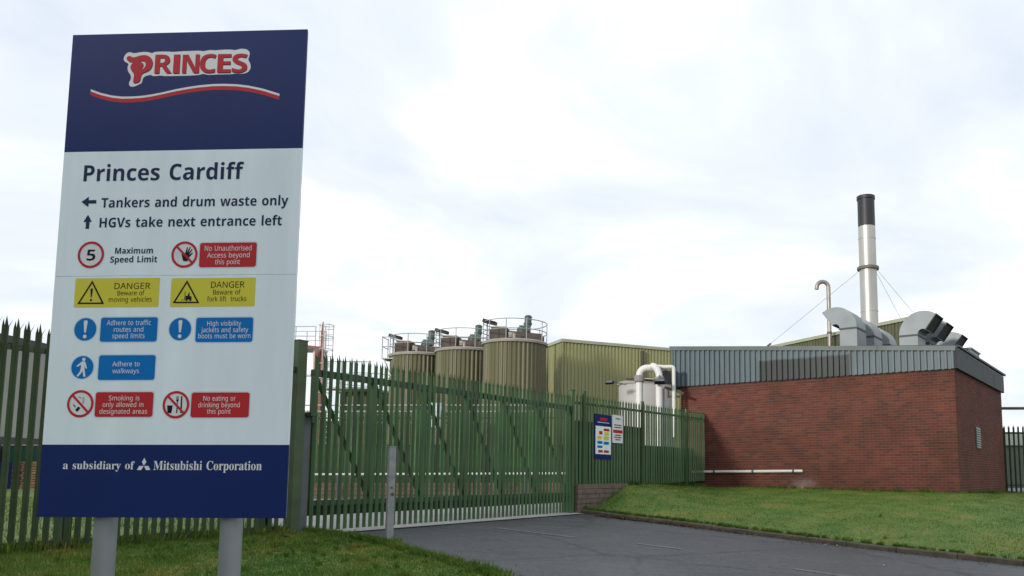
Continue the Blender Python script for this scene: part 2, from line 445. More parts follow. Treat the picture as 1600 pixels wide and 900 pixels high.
# ragged longer tufts along the fence foot, round the posts and at the grass edges
def tufts(name, pts, label, h=0.13, per=26):
    V, T = [], []
    for (x, y, z, s) in pts:
        sh_ = random.random() * 0.5
        for k in range(per):
            a = random.random() * 6.283; r = abs(random.gauss(0, 0.035)) * s; bx, by = x + math.cos(a) * r, y + math.sin(a) * r
            hh = h * s * random.uniform(0.35, 1.0); ln = hh * random.uniform(0.1, 0.75); w = random.uniform(0.004, 0.009); p = random.random() * 6.283
            mx_, my_ = bx + math.cos(a) * ln * 0.35, by + math.sin(a) * ln * 0.35
            i = len(V)
            V += [(bx - math.cos(p) * w, by - math.sin(p) * w, z - 0.01), (bx + math.cos(p) * w, by + math.sin(p) * w, z - 0.01), (mx_ + math.cos(p) * w * 0.8, my_ + math.sin(p) * w * 0.8, z + hh * 0.6), (mx_ - math.cos(p) * w * 0.8, my_ - math.sin(p) * w * 0.8, z + hh * 0.6), (bx + math.cos(a) * ln, by + math.sin(a) * ln, z + hh)]
            T.append((i, i + 1, i + 2, i + 3)); T.append((i + 3, i + 2, i + 4))
    me = bpy.data.meshes.new(name); me.from_pydata(V, [], T); me.update(); me.materials.append(M_BLADE)
    tv = np.repeat(np.clip(rng.random(len(V) // 5) * 0.9 + rng.normal(0, 0.1, len(V) // 5), 0, 1), 5).astype(np.float32)
    at = me.attributes.new("tint", 'FLOAT', 'POINT'); at.data.foreach_set("value", tv)
    o = bpy.data.objects.new(name, me); COL.objects.link(o); o["kind"] = "stuff"; o["label"] = label; o["category"] = "grass"
tp = []
for k in range(420):
    q = P(random.uniform(-8.5, -0.7), 0, random.gauss(0.0, 0.06)); tp.append((q.x, q.y, -0.82, random.uniform(0.6, 1.5)))
ei = interp(edge, 12)
for k in range(420):
    i = random.randrange(0, len(ei) // 2); tp.append((ei[i][0] + random.gauss(-0.03, 0.05), ei[i][1] + random.gauss(-0.02, 0.05), zt(*ei[i]) + 0.01, random.uniform(0.35, 0.95)))
for k in range(30): tp.append((-3.45 + random.gauss(0, 0.07), 11.43 + random.gauss(0, 0.07), -0.94, random.uniform(0.5, 1.1)))
for k in range(150):
    i, j = random.randrange(4, 22), random.randrange(1, 10); q = gv[i, j]; tp.append((q[0] + random.gauss(0, 0.1), q[1] + random.gauss(0, 0.1), q[2], random.uniform(0.4, 0.9)))
tufts("verge_tufts", tp, "ragged grass tufts along the foot of the left fence and the drive edge")
tp = []
for k in range(420):
    i = random.randrange(0, 36); q = gb[i, 0]; n_ = gb[i + 1, 0] - q; u = random.random(); tp.append((q[0] + n_[0] * u + random.gauss(0, 0.03), q[1] + n_[1] * u + random.gauss(0.02, 0.03), q[2] + n_[2] * u, random.uniform(0.25, 0.7)))
for k in range(350):
    i = random.randrange(6, 36); q = gb[i, -1]; n_ = gb[i + 1, -1] - q; u = random.random(); tp.append((q[0] + n_[0] * u + random.gauss(-0.03, 0.05), q[1] + n_[1] * u - abs(random.gauss(0.04, 0.06)), q[2] + n_[2] * u, random.uniform(0.4, 1.0)))
for k in range(14):
    i, j = random.randrange(4, 36), random.randrange(1, 13); q = gb[i, j]; tp.append((q[0] + random.gauss(0, 0.25), q[1] + random.gauss(0, 0.25), q[2] - 0.01, random.uniform(0.4, 0.9)))
tufts("bank_tufts", tp, "ragged grass tufts along the kerb and the foot of the brick wall")

# ------------------------------------------------------------------ kerb stones
kb = MB()
pts = interp([(x, y) for x, y in kerb], 6)
run = [pts[0]]; stones = []
acc = 0
for a, c in zip(pts[:-1], pts[1:]):
    acc += np.linalg.norm(c - a); run.append(c)
    if acc > 0.86: stones.append(run); run = [c]; acc = 0
kroot = MB()
for i in range(len(pts) - 1):
    p, q = Vector(pts[i]), Vector(pts[i + 1]); d = (q - p).normalized(); s = Vector((-d.y, d.x))
    kroot.face([(p.x - s.x * 0.02, p.y - s.y * 0.02, zt(*p) + 0.004), (q.x - s.x * 0.02, q.y - s.y * 0.02, zt(*q) + 0.004), (q.x + s.x * 0.14, q.y + s.y * 0.14, zt(*q) + 0.004), (p.x + s.x * 0.14, p.y + s.y * 0.14, zt(*p) + 0.004)])
kroot = struct(kroot.build("kerb", M_KERB))
for run in stones[:34]:
    b = MB(); n = len(run); hgt = 0.085 + random.uniform(-0.008, 0.008); sh = random.uniform(-0.006, 0.006)
    for i in range(n):
        p = Vector(run[i]); a = Vector(run[max(i - 1, 0)]); c = Vector(run[min(i + 1, n - 1)]); d = (c - a).normalized(); s = Vector((-d.y, d.x))
        if i == 0: p = p + d * 0.006
        if i == n - 1: p = p - d * 0.006
        z = zt(p.x, p.y)
        for o_, zz_ in ((sh, z - 0.05), (sh + 0.008, z + hgt - 0.02), (sh + 0.028, z + hgt), (0.125, z + hgt), (0.125, z - 0.05)):
            b.v.append((p.x + s.x * o_, p.y + s.y * o_, zz_))
    for i in range(n - 1):
        for k in range(5):
            l = (k + 1) % 5; b.f.append((i * 5 + k, (i + 1) * 5 + k, (i + 1) * 5 + l, i * 5 + l))
    b.f.append((0, 1, 2, 3, 4)); b.f.append(tuple((n - 1) * 5 + k for k in (4, 3, 2, 1, 0)))
    b.build("kerb_stone", M_KERB, kroot)
# leaf litter gathered in the gutter
b = MB()
for k in range(2600):
    i = min(int(abs(random.gauss(0, 0.16)) * len(pts)) + 6, len(pts) - 2); p = Vector(pts[i]).lerp(Vector(pts[i + 1]), random.random()); d = (Vector(pts[i + 1]) - Vector(pts[i])).normalized(); s = Vector((-d.y, d.x))
    p = p - s * abs(random.gauss(0.0, 0.09)); z = zt(p.x, p.y) + 0.006 + random.random() * 0.02; r = random.uniform(0.012, 0.032); a = random.random() * 6.28
    b.face([(p.x + math.cos(a + w) * r, p.y + math.sin(a + w) * r * 0.7, z + random.uniform(-0.004, 0.008)) for w in (0, 1.6, 3.1, 4.7)])
o = b.build("leaf_litter", mat("dead_leaves", (0.075, 0.045, 0.024), 0.9, var=0.5, scale=9)); o["kind"] = "stuff"; o["label"] = "brown leaf litter gathered along the kerb gutter"; o["category"] = "leaves"
def leaf(x, y, z, r, m, name, label, group, cat="leaf"):
    b = MB(); a = random.random() * 6.28; c, s = math.cos(a), math.sin(a)
    prof = [(-1, 0), (-0.5, 0.42), (0.2, 0.5), (1, 0), (0.2, -0.5), (-0.5, -0.42)]
    top = [(r * (px * c - py * s), r * (px * s + py * c), 0.012 + abs(py) * r * 0.6) for px, py in prof]
    for i in range(6):
        b.face([(0, 0, 0.018), top[i], top[(i + 1) % 6]]); b.face([(0, 0, 0.014), (top[(i + 1) % 6][0], top[(i + 1) % 6][1], top[(i + 1) % 6][2] - 0.004), (top[i][0], top[i][1], top[i][2] - 0.004)])
    o = b.build(name, m, loc=(x, y, z)); tag(o, label, cat, group); return o

b = MB()
for k in range(1600):
    if k % 2: i = random.randrange(0, len(ei) // 2); p = Vector(ei[i]) + Vector((abs(random.gauss(0.05, 0.16)), random.gauss(0.08, 0.1)))
    else:
        i = random.randrange(4, len(pts) - 8); d = (Vector(pts[i + 1]) - Vector(pts[i])).normalized(); p = Vector(pts[i]).lerp(Vector(pts[i + 1]), random.random()) - Vector((-d.y, d.x)) * abs(random.gauss(0.05, 0.2))
    z = zt(p.x, p.y); r = random.uniform(0.004, 0.013); b.hexa([(p.x + sx * r, p.y + sy * r, z + sz * r * 0.8) for sz in (0, 1) for sx, sy in ((-1, -0.7), (1, -1), (0.8, 1), (-0.9, 0.8))])
o = b.build("road_grit", mat("road_grit", (0.14, 0.125, 0.105), 0.9, var=0.5, scale=30)); o["kind"] = "stuff"; o["label"] = "fine grit and small stones along the edges of the drive"; o["category"] = "grit"

# ------------------------------------------------------------------ palisade fences and gate
M_GREEN = mat("green_paint", (0.052, 0.122, 0.040), 0.45, var=0.25, scale=4, dirt=(0.035, 0.060, 0.026), dirt_amt=0.7, dirt_scale=1.2, stretch=(1, 1, 0.25), objvar=0.22)
M_OLIVEGREEN = mat("shaded_weathered_green", (0.040, 0.070, 0.026), 0.6, var=0.25, scale=3, dirt=(0.045, 0.05, 0.022), dirt_amt=0.7, dirt_scale=0.9, objvar=0.2)  # palisade green darkened to carry the shade on the left fence and post
M_DGREEN = mat("dark_green_paint", (0.024, 0.050, 0.022), 0.5, var=0.2, scale=4)
M_GALV = mat("galvanised_steel", (0.33, 0.35, 0.36), 0.5, metal=0.55, var=0.15, scale=10, dirt=(0.16, 0.15, 0.13), dirt_amt=0.5)
M_STEELGREY = mat("grey_painted_steel", (0.085, 0.095, 0.10), 0.6, var=0.15, scale=6)

def pale_mesh(name, H, m, w=0.062, hook=0.05):
    """W-section palisade pale with a triple pointed, splayed head; local z = 0 at its foot, front is -y"""
    xs = [-0.5, -0.27, 0.0, 0.27, 0.5]; ys = [0.0, -0.022, -0.006, -0.022, 0.0]
    b = MB(); h0 = H - 0.115
    for back in (0.0, 0.004):
        for z in (0.0, h0 - 0.12, h0):
            for x, y in zip(xs, ys): b.v.append((x * w, y + back, z))
    def id(bk, r, c): return bk * 15 + r * 5 + c
    for r in range(2):
        for c in range(4):
            b.f.append((id(0, r, c), id(0, r, c + 1), id(0, r + 1, c + 1), id(0, r + 1, c)))
            b.f.append((id(1, r, c), id(1, r + 1, c), id(1, r + 1, c + 1), id(1, r, c + 1)))
        for c in (0, 4): b.f.append((id(0, r, c), id(0, r + 1, c), id(1, r + 1, c), id(1, r, c)))
    for (c0, c1, tx, ty, tz) in ((1, 3, 0.0, -0.012, H), (0, 1, -0.62, -hook, H - 0.045), (3, 4, 0.62, -hook, H - 0.045)):
        for bk in (0, 1):
            k = len(b.v); b.v.append((tx * w, ty + 0.004 * bk, tz))
            idx = [id(bk, 2, c) for c in range(c0, c1 + 1)] + [k]
            b.f.append(tuple(idx if bk == 0 else idx[::-1]))
    me = bpy.data.meshes.new(name); me.from_pydata(b.v, [], b.f); me.update(); me.materials.append(m)
    return me
def add_pale(me, parent, loc, rz=0.0):
    o = bpy.data.objects.new("pale", me); COL.objects.link(o); o.parent = parent; o.location = loc; o.rotation_euler = (random.gauss(0, 0.003), random.gauss(0, 0.0028), rz + random.gauss(0, 0.025))
    return o

# left fence ----------------------------------------------------
t0 = -9.2
lf = thing("palisade_fence", "dark green triple pointed palisade fence on the grass behind the large navy sign", "fence", tuple(P(t0, -0.86)), ROT)
me = pale_mesh("pale", 2.54, M_OLIVEGREEN, 0.068, 0.05)
x = 0.0
while t0 + x < -0.86:
    t = t0 + x
    add_pale(me, lf, (x, -0.035, -0.0 + 0.11 * max(0, -4.1 - t) - 0.0))
    x += 0.111
Lf = -0.8 - t0
b = MB(); b.bar((0, 0.0, 0.127), (Lf, 0, 0.127), 0.05, 0.055); b.build("rail", M_OLIVEGREEN, lf)
b = MB(); b.bar((0, 0.0, 2.245 + 0.1), (t0 * -1 - 4.1, 0, 2.245), 0.05, 0.055); b.bar((-t0 - 4.1, 0, 2.245), (Lf, 0, 2.245), 0.05, 0.055); b.build("rail", M_OLIVEGREEN, lf)
for tp in (-9.1, -6.4, -3.62, -1.0):
    b = MB(); xx = tp - t0
    b.box(xx - 0.05, 0.03, -0.3, xx - 0.044, 0.13, 2.4); b.box(xx + 0.044, 0.03, -0.3, xx + 0.05, 0.13, 2.4); b.box(xx - 0.044, 0.077, -0.3, xx + 0.044, 0.083, 2.4)
    b.build("post", M_OLIVEGREEN, lf)

# gate posts -----------------------------------------------------
gp = thing("gate_post", "tall square green gate post beside the right edge of the large navy sign", "post", tuple(P(-0.585, -0.86)), ROT)
b = MB(); b.box(-0.08, -0.08, 0, 0.08, 0.08, 2.86); b.build("shaft", M_OLIVEGREEN, gp)
b = MB(); b.box(-0.086, -0.086, 2.86, 0.086, 0.086, 2.875); b.build("cap", M_DGREEN, gp)
b = MB(); b.box(-0.24, -0.04, 2.40, -0.081, 0.04, 2.47); b.build("bracket", M_DGREEN, gp)
gp2 = thing("guide_post", "grey steel guide post at the left end of the sliding gate", "post", tuple(P(-0.40, -0.86)), ROT)
b = MB(); b.box(-0.07, -0.04, 0, 0.05, 0.06, 1.75); b.build("shaft", M_STEELGREY, gp2)
b = MB(); b.box(-0.06, -0.16, 1.751, 0.06, 0.10, 1.80); b.cyl((0.0, -0.13, 1.65), (0, -0.13, 1.751), 0.03); b.build("roller_bracket", M_DGREEN, gp2)
b = MB(); b.box(-0.11, -0.08, 0, 0.09, 0.10, 0.05); b.build("base_plate", M_GALV, gp2)

# sliding gate ----------------------------------------------------
GL = 7.28
M_BRACE = mat("brace_green_paint", (0.036, 0.082, 0.030), 0.5, var=0.2, scale=4)
gate = thing("sliding_gate", "long green palisade sliding gate with diagonal braces across the drive", "gate", tuple(P(-0.32, -0.86)), ROT)
me = pale_mesh("pale", 2.70, M_GREEN, 0.070, 0.012)
n = int(GL / 0.132)
for k in range(n + 1):
    add_pale(me, gate, (0.03 + k * (GL - 0.06) / n, -0.055, 0.05))
b = MB(); b.box(0, -0.05, 2.37, GL, 0.05, 2.47); b.build("top_rail", M_DGREEN, gate)
b = MB(); b.box(0, -0.05, 0.415, GL, 0.05, 0.50); b.build("bottom_rail", M_DGREEN, gate)
b = MB(); b.box(0, 0.0, 0.27, GL, 0.07, 0.414); b.build("track_beam", M_DGREEN, gate)
ups = [0.04, 1.25, 2.45, 3.62, 4.8, 6.0, GL - 0.04]
for xx in ups:
    b = MB(); b.box(xx - 0.04, -0.04, 0.501, xx + 0.04, 0.04, 2.369); b.build("upright", M_GREEN, gate)
for a, c in zip(ups[:-1], ups[1:]):
    b = MB(); b.bar((a + 0.05, 0.015, 2.33), (c - 0.05, 0.015, 0.54), 0.05, 0.05, up=(0, 1, 0)); b.build("brace", M_BRACE, gate)

gp3 = thing("gate_post", "green closing post of the sliding gate at the end of the stepped low wall", "post", tuple(P(7.06, -0.86)), ROT)
b = MB(); b.box(-0.055, -0.06, 0, 0.055, 0.06, 2.84); b.build("shaft", M_GREEN, gp3)
b = MB(); b.box(-0.075, -0.075, 2.84, 0.075, 0.075, 2.855); b.build("cap", M_GREEN, gp3)
b = MB(); b.box(-0.14, -0.09, 2.30, -0.056, 0.09, 2.46); b.build("catch", M_DGREEN, gp3)

# right fence -----------------------------------------------------
t0 = 7.26
rf = thing("palisade_fence", "green palisade fence between the gate and the red brick building", "fence", tuple(P(t0, -0.25)), ROT)
me = pale_mesh("pale", 2.19, M_GREEN, 0.066, 0.012)
Lr = 15.2 - t0; n = int(Lr / 0.148)
for k in range(n + 1):
    xx = k * Lr / n
    add_pale(me, rf, (xx, -0.035, 0.0 + 0.115 * (xx / Lr) ** 1.5))
for z in (0.10, 1.955):
    b = MB(); b.bar((0, 0, z), (Lr, 0, z + 0.09), 0.05, 0.055); b.build("rail", M_DGREEN, rf)
for tp in (7.5, 10.52, 13.42, 15.16):
    b = MB(); xx = tp - t0
    b.box(xx - 0.055, -0.1, -0.5, xx + 0.055, -0.056, 2.25); b.build("post", M_GREEN, rf)
# far fence beyond the brick building
ff = thing("palisade_fence", "dark palisade fence at the right edge, beyond the brick building", "fence", (12.75, 28.75, -0.62), R(-3))
me = pale_mesh("pale", 2.42, M_DGREEN, 0.068, 0.012)
for k in range(24): add_pale(me, ff, (0.02 + k * 0.158, -0.035, 0))
for z in (0.3, 2.12):
    b = MB(); b.bar((0, 0, z), (3.9, 0, z), 0.05, 0.06); b.build("rail", M_DGREEN, ff)
for xx in (0.02, 2.8):
    b = MB(); b.box(xx - 0.05, 0.03, -0.3, xx + 0.05, 0.12, 2.3); b.build("post", M_DGREEN, ff)

# low stepped retaining wall under the start of the right fence
M_BLOCK = mat("weathered_block", (0.165, 0.125, 0.10), 0.95, var=0.3, scale=6, bump=0.5, bscale=30, dirt=(0.07, 0.06, 0.05), dirt_amt=0.8, dirt_scale=3)
rw = thing("retaining_wall", "low stepped wall of brown blocks beside the gate's closing post", "wall", tuple(P(7.16, -0.86)), ROT)
b = MB(); b.box(0.0, -0.06, -0.2, 2.45, 0.30, 0.655); b.build("core", mat("block_core", (0.05, 0.045, 0.04), 0.95), rw)
for r in range(6):
    x = 0.0 if r % 2 == 0 else -0.0; first = True
    while x < 2.44:
        w = min(random.uniform(0.52, 0.66) * (0.6 if first and r % 2 else 1), 2.46 - x)
        if w < 0.15: break
        b = MB(); yo = random.uniform(-0.012, 0.012); b.box(x + 0.006, -0.13 + yo, 0.005 + r * 0.112, x + w - 0.006, -0.055, 0.108 + r * 0.112 + (0.012 if r == 5 else 0))
        b.build("block", M_BLOCK, rw); x += w; first = False

# sign boards on the right fence
M_NAVY = mat("navy_print", (0.008, 0.022, 0.118), 0.4, var=0.06, scale=2, spec=0.2)
M_PANEL = mat("pale_blue_grey_print", (0.79, 0.895, 0.915), 0.4, var=0.05, scale=1.5, spec=0.25, dirt=(0.66, 0.75, 0.765), dirt_amt=0.4, dirt_scale=2.2, stretch=(3, 1, 0.35))
M_RED = flat("red_print", (0.50, 0.030, 0.035)); M_BLUE = flat("blue_print", (0.002, 0.17, 0.50)); M_YEL = flat("yellow_print", (0.66, 0.60, 0.06))
M_WHITE = flat("white_print", (0.74, 0.75, 0.75)); M_BLACK = flat("black_print", (0.012, 0.012, 0.013)); M_INK = flat("navy_ink", (0.018, 0.03, 0.085))
M_HALO = flat("pale_border_print", (0.62, 0.74, 0.80)); M_LOGO = flat("logo_red_print", (0.48, 0.03, 0.042)); M_SHADE = flat("dark_red_print", (0.05, 0.008, 0.02))
nb = thing("notice_board", "tall navy and white notice board fixed on the right palisade fence", "notice board", tuple(P(8.0, 0.41, 0.06)), ROT)
b = MB(); b.box(0, -0.02, 0, 0.82, 0.0, 1.09); b.build("panel", M_NAVY, nb)
b = MB(); b.box(0.035, -0.024, 0.12, 0.785, -0.0205, 0.80); pn = b.build("print_area", M_PANEL, nb)
for (x0, z0, x1, z1, m) in [(0.42, 0.69, 0.70, 0.75, M_RED), (0.20, 0.60, 0.36, 0.68, M_RED), (0.46, 0.58, 0.68, 0.67, M_YEL), (0.12, 0.48, 0.32, 0.56, M_YEL), (0.42, 0.47, 0.68, 0.56, M_YEL), (0.12, 0.37, 0.36, 0.44, M_BLUE), (0.42, 0.36, 0.68, 0.43, M_BLUE), (0.12, 0.27, 0.36, 0.33, M_BLUE), (0.16, 0.16, 0.38, 0.22, M_RED), (0.44, 0.16, 0.68, 0.22, M_RED)]:
    b = MB(); b.box(x0, -0.028, z0, x1, -0.0245, z1); b.build("print_block", m, pn)
b = MB(); b.box(0.25, -0.0235, 0.935, 0.60, -0.0205, 1.01); b.build("logo_print", M_LOGO, nb)
b = MB(); b.box(0.12, -0.0235, 0.885, 0.70, -0.0205, 0.90); b.build("logo_print", M_HALO, nb)
wb = thing("notice_board", "small white notice with a red band beside the navy notice on the fence", "notice board", tuple(P(8.88, 0.83, 0.06)), ROT)
b = MB(); b.box(0, -0.02, 0, 0.54, 0.0, 0.70); b.build("panel", M_WHITE, wb)
b = MB(); b.box(0.03, -0.024, 0.25, 0.51, -0.0205, 0.33); b.build("print_block", M_RED, wb)
for z, x0, x1 in ((0.60, 0.15, 0.40), (0.44, 0.08, 0.46), (0.38, 0.08, 0.46), (0.185, 0.12, 0.42), (0.13, 0.08, 0.46), (0.07, 0.14, 0.40)):
    b = MB(); b.box(x0, -0.024, z, x1, -0.0205, z + 0.022); b.build("print_line", M_SHADE if z == 0.6 else M_BLACK, wb)

# galvanised post at the edge of the drive
M_GALV2 = mat("weathered_galvanised", (0.27, 0.28, 0.285), 0.6, metal=0.15, var=0.16, scale=14, dirt=(0.13, 0.12, 0.11), dirt_amt=0.5, dirt_scale=5)
bo = thing("bollard", "grey galvanised box section post standing at the grass edge before the gate", "bollard", (-3.45, 11.43, -0.96), R(33))
b = MB(); b.box(-0.045, -0.045, 0, 0.045, 0.045, 1.36); b.build("shaft", M_GALV2, bo)
b = MB(); b.box(-0.052, -0.052, 1.36, 0.052, 0.052, 1.372); b.build("cap", M_GALV2, bo)
b = MB(); b.box(0.046, -0.035, 1.16, 0.075, 0.035, 1.345); b.build("card_reader", M_STEELGREY, bo)
M_RUST = mat("rust", (0.11, 0.05, 0.03), 0.9, var=0.4, scale=20)
b = MB(); b.cyl((0.0, -0.0455, 0.80), (0.0, -0.049, 0.80), 0.014, n=10); b.cyl((0.012, -0.0455, 0.71), (0.012, -0.048, 0.71), 0.022, n=10); b.build("bolt", M_RUST, bo)

# ------------------------------------------------------------------ red brick building
C0 = Vector((8.44, 21.80)); E1 = Vector((-0.846, 0.533)); E2 = Vector((0.533, 0.846))
BROT = math.atan2(E2.y, E2.x)
LF, LRW = 8.42, 7.70; ZB, ZT = -0.88, 2.87
def brick_material(name, joint=False):
    m = bpy.data.materials.new(name); m.use_nodes = True
    N, L = m.node_tree.nodes, m.node_tree.links; p = N["Principled BSDF"]; p.inputs["Roughness"].default_value = 0.85; p.inputs["Specular IOR Level"].default_value = 0.25
    def math_(op, a, b=None, c=None):
        q = N.new("ShaderNodeMath"); q.operation = op
        for i, s in enumerate((a, b, c)):
            if s is None: continue
            if hasattr(s, "links"): L.new(s, q.inputs[i])
            else: q.inputs[i].default_value = s
        return q.outputs[0]
    g = N.new("ShaderNodeNewGeometry"); sp = N.new("ShaderNodeSeparateXYZ"); L.new(g.outputs["Position"], sp.inputs[0])
    ax = math_('SUBTRACT', sp.outputs[0], C0.x); ay = math_('SUBTRACT', sp.outputs[1], C0.y)
    s1 = math_('ADD', math_('MULTIPLY', ax, E1.x), math_('MULTIPLY', ay, E1.y))
    s2 = math_('ADD', math_('MULTIPLY', ax, E2.x), math_('MULTIPLY', ay, E2.y))
    s = math_('ADD', s1, s2); z = math_('SUBTRACT', sp.outputs[2], ZB + EYE)
    row = math_('FLOOR', math_('DIVIDE', z, 0.075)); off = math_('MULTIPLY', math_('MODULO', row, 2.0), 0.5)
    col = math_('FLOOR', math_('ADD', math_('DIVIDE', math_('ADD', s, 0.02), 0.225), off))
    cb = N.new("ShaderNodeCombineXYZ"); L.new(col, cb.inputs[0]); L.new(row, cb.inputs[1])
    wn_ = N.new("ShaderNodeTexWhiteNoise"); wn_.noise_dimensions = '2D'; L.new(cb.outputs[0], wn_.inputs["Vector"])
    r = N.new("ShaderNodeValToRGB"); el = r.color_ramp.elements
    el[0].position = 0.0; el[0].color = (0.088, 0.034, 0.028, 1); el[1].position = 1.0; el[1].color = (0.155, 0.046, 0.030, 1)
    for ps, cc in ((0.15, (0.084, 0.036, 0.030)), (0.35, (0.116, 0.037, 0.027)), (0.7, (0.130, 0.038, 0.027)), (0.9, (0.142, 0.048, 0.033))):
        k = el.new(ps); k.color = (*cc, 1)
    L.new(wn_.outputs["Value"], r.inputs[0])
    out = r.outputs[0]
    if joint:
        rgb = N.new("ShaderNodeRGB"); rgb.outputs[0].default_value = (0.195, 0.130, 0.103, 1); out = rgb.outputs[0]
    big = N.new("ShaderNodeTexNoise"); big.inputs["Scale"].default_value = 0.9; big.inputs["Detail"].default_value = 6; big.inputs["Roughness"].default_value = 0.6; L.new(g.outputs["Position"], big.inputs["Vector"])
    br = N.new("ShaderNodeValToRGB"); br.color_ramp.elements[0].position = 0.33; br.color_ramp.elements[0].color = (0.74, 0.78, 0.76, 1); br.color_ramp.elements[1].position = 0.62; br.color_ramp.elements[1].color = (1.1, 1.05, 1.0, 1)
    L.new(big.outputs["Fac"], br.inputs[0])
    mx = N.new("ShaderNodeMix"); mx.data_type = 'RGBA'; mx.blend_type = 'MULTIPLY'; mx.inputs["Factor"].default_value = 1; L.new(out, mx.inputs["A"]); L.new(br.outputs[0], mx.inputs["B"])
    # lime bloom below the drain pipe
    gx = math_('POWER', math_('DIVIDE', math_('SUBTRACT', s1, 4.30), 0.34), 2.0); gz = math_('POWER', math_('DIVIDE', math_('SUBTRACT', sp.outputs[2], -0.27 + EYE), 0.19), 2.0)
    ga = math_('POWER', 2.718, math_('MULTIPLY', math_('ADD', gx, gz), -1.0)); fn = N.new("ShaderNodeTexNoise"); fn.inputs["Scale"].default_value = 9; fn.inputs["Detail"].default_value = 6; L.new(g.outputs["Position"], fn.inputs["Vector"])
    st = math_('MULTIPLY', ga, math_('POWER', fn.outputs["Fac"], 1.6)); onf = math_('LESS_THAN', math_('ABSOLUTE', s2), 0.1); st = math_('MULTIPLY', st, onf)
    mx2 = N.new("ShaderNodeMix"); mx2.data_type = 'RGBA'; L.new(st, mx2.inputs["Factor"]); L.new(mx.outputs["Result"], mx2.inputs["A"]); mx2.inputs["B"].default_value = (0.42, 0.36, 0.33, 1)
    L.new(mx2.outputs["Result"], p.inputs["Base Color"])
    fb = N.new("ShaderNodeTexNoise"); fb.inputs["Scale"].default_value = 120; L.new(g.outputs["Position"], fb.inputs["Vector"])
    bp = N.new("ShaderNodeBump"); bp.inputs["Strength"].default_value = 0.4; bp.inputs["Distance"].default_value = 0.004; L.new(fb.outputs["Fac"], bp.inputs["Height"]); L.new(bp.outputs[0], p.inputs["Normal"])
    return m
M_BRICK = brick_material("red_brick"); M_MORTAR = brick_material("mortar", True)
bb = thing("brick_building", "red brick plant building with slate blue corrugated fascia on the grass bank", "building", (C0.x, C0.y, 0), BROT)
b = MB(); b.box(0.010, 0.010, ZB, LRW - 0.01, LF - 0.01, ZT + 0.3); core = b.build("wall", M_MORTAR, bb)
def one(name, x0, y0, z0, x1, y1, z1):
    me = bpy.data.meshes.new(name); b = MB(); b.box(x0, y0, z0, x1, y1, z1); me.from_pydata(b.v, [], b.f); me.update(); me.materials.append(M_BRICK); return me
ME_FULL = one("brick", 0, 0, 0, 0.05, 0.2135, 0.0625); ME_HALF = one("brick", 0, 0, 0, 0.05, 0.1015, 0.0625)
rows = int((ZT - ZB) / 0.075); cand = []; rest = MB()
for r in range(rows):
    z = ZB + 0.005 + r * 0.075; odd = r % 2
    y = 0.0; first = True
    while y < LF - 0.03:
        w = 0.1025 if (odd and first) else 0.215
        w = min(w, LF - y)
        cand.append((y, z, w)); y += w + 0.010; first = False
vis = [c for c in cand if c[1] > -0.5]
vis.sort(key=lambda c: c[0] + 0.0001 * abs(c[1]))
near = [c for c in vis if c[2] in (0.215, 0.1025)][:300]; ns = set(near)
for c in near:
    o = bpy.data.objects.new("brick", ME_FULL if c[2] == 0.215 else ME_HALF); COL.objects.link(o); o.parent = core; o.location = (random.uniform(-0.0015, 0.0015), c[0], c[1])
for c in cand:
    if c in ns: continue
    j = random.uniform(-0.0015, 0.0015); rest.box(j, c[0], c[1], 0.05, c[0] + c[2] - 0.0015, c[1] + 0.0625)
for r in range(rows):                     # right hand wall
    z = ZB + 0.005 + r * 0.075; x = 0.06; w = 0.155 if r % 2 else 0.0425
    while x < LRW - 0.03:
        w = min(w, LRW - x); rest.box(x, random.uniform(-0.001, 0.002), z, x + w, 0.05, z + 0.0625); x += w + 0.01; w = 0.215
o = rest.build("brickwork", M_BRICK, core); o["kind"] = "stuff"
# fascia
def fascia_material():
    m = mat("slate_blue_cladding", (0.080, 0.116, 0.134), 0.5, var=0.12, scale=3, dirt=(0.085, 0.105, 0.10), dirt_amt=0.6, dirt_scale=1.2, stretch=(1, 1, 0.3))
    N, L = m.node_tree.nodes, m.node_tree.links; p = N["Principled BSDF"]; src = p.inputs["Base Color"].links[0].from_socket
    t = N.new("ShaderNodeTexCoord"); s = N.new("ShaderNodeSeparateXYZ"); L.new(t.outputs["Object"], s.inputs[0])
    n = N.new("ShaderNodeTexNoise"); n.inputs["Scale"].default_value = 3; L.new(t.outputs["Object"], n.inputs["Vector"])
    def rng_(sock, a, b_):
        q = N.new("ShaderNodeMapRange"); q.inputs[1].default_value = a; q.inputs[2].default_value = b_; L.new(sock, q.inputs[0]); return q.outputs[0]
    def mul(a, b_):
        q = N.new("ShaderNodeMath"); q.operation = 'MULTIPLY'; L.new(a, q.inputs[0]); L.new(b_, q.inputs[1]); return q.outputs[0]
    za = N.new("ShaderNodeMath"); za.operation = 'ADD'; L.new(s.outputs[2], za.inputs[0]); nn = N.new("ShaderNodeMath"); nn.operation = 'MULTIPLY'; nn.inputs[1].default_value = 0.10; L.new(n.outputs["Fac"], nn.inputs[0]); L.new(nn.outputs[0], za.inputs[1])
    f = mul(mul(rng_(s.outputs[1], 2.80, 2.84), rng_(s.outputs[1], 5.66, 5.62)), rng_(za.outputs[0], 3.56, 3.50))
    mx = N.new("ShaderNodeMix"); mx.data_type = 'RGBA'; L.new(f, mx.inputs["Factor"]); L.new(src, mx.inputs["A"]); mx.inputs["B"].default_value = (0.014, 0.022, 0.022, 1); L.new(mx.outputs["Result"], p.inputs["Base Color"])
    return m
M_FASC = fascia_material()
M_FDARK = mat("dark_slate_trim", (0.030, 0.037, 0.040), 0.6, var=0.12, scale=3, dirt=(0.05, 0.057, 0.058), dirt_amt=0.4, spec=0.2)
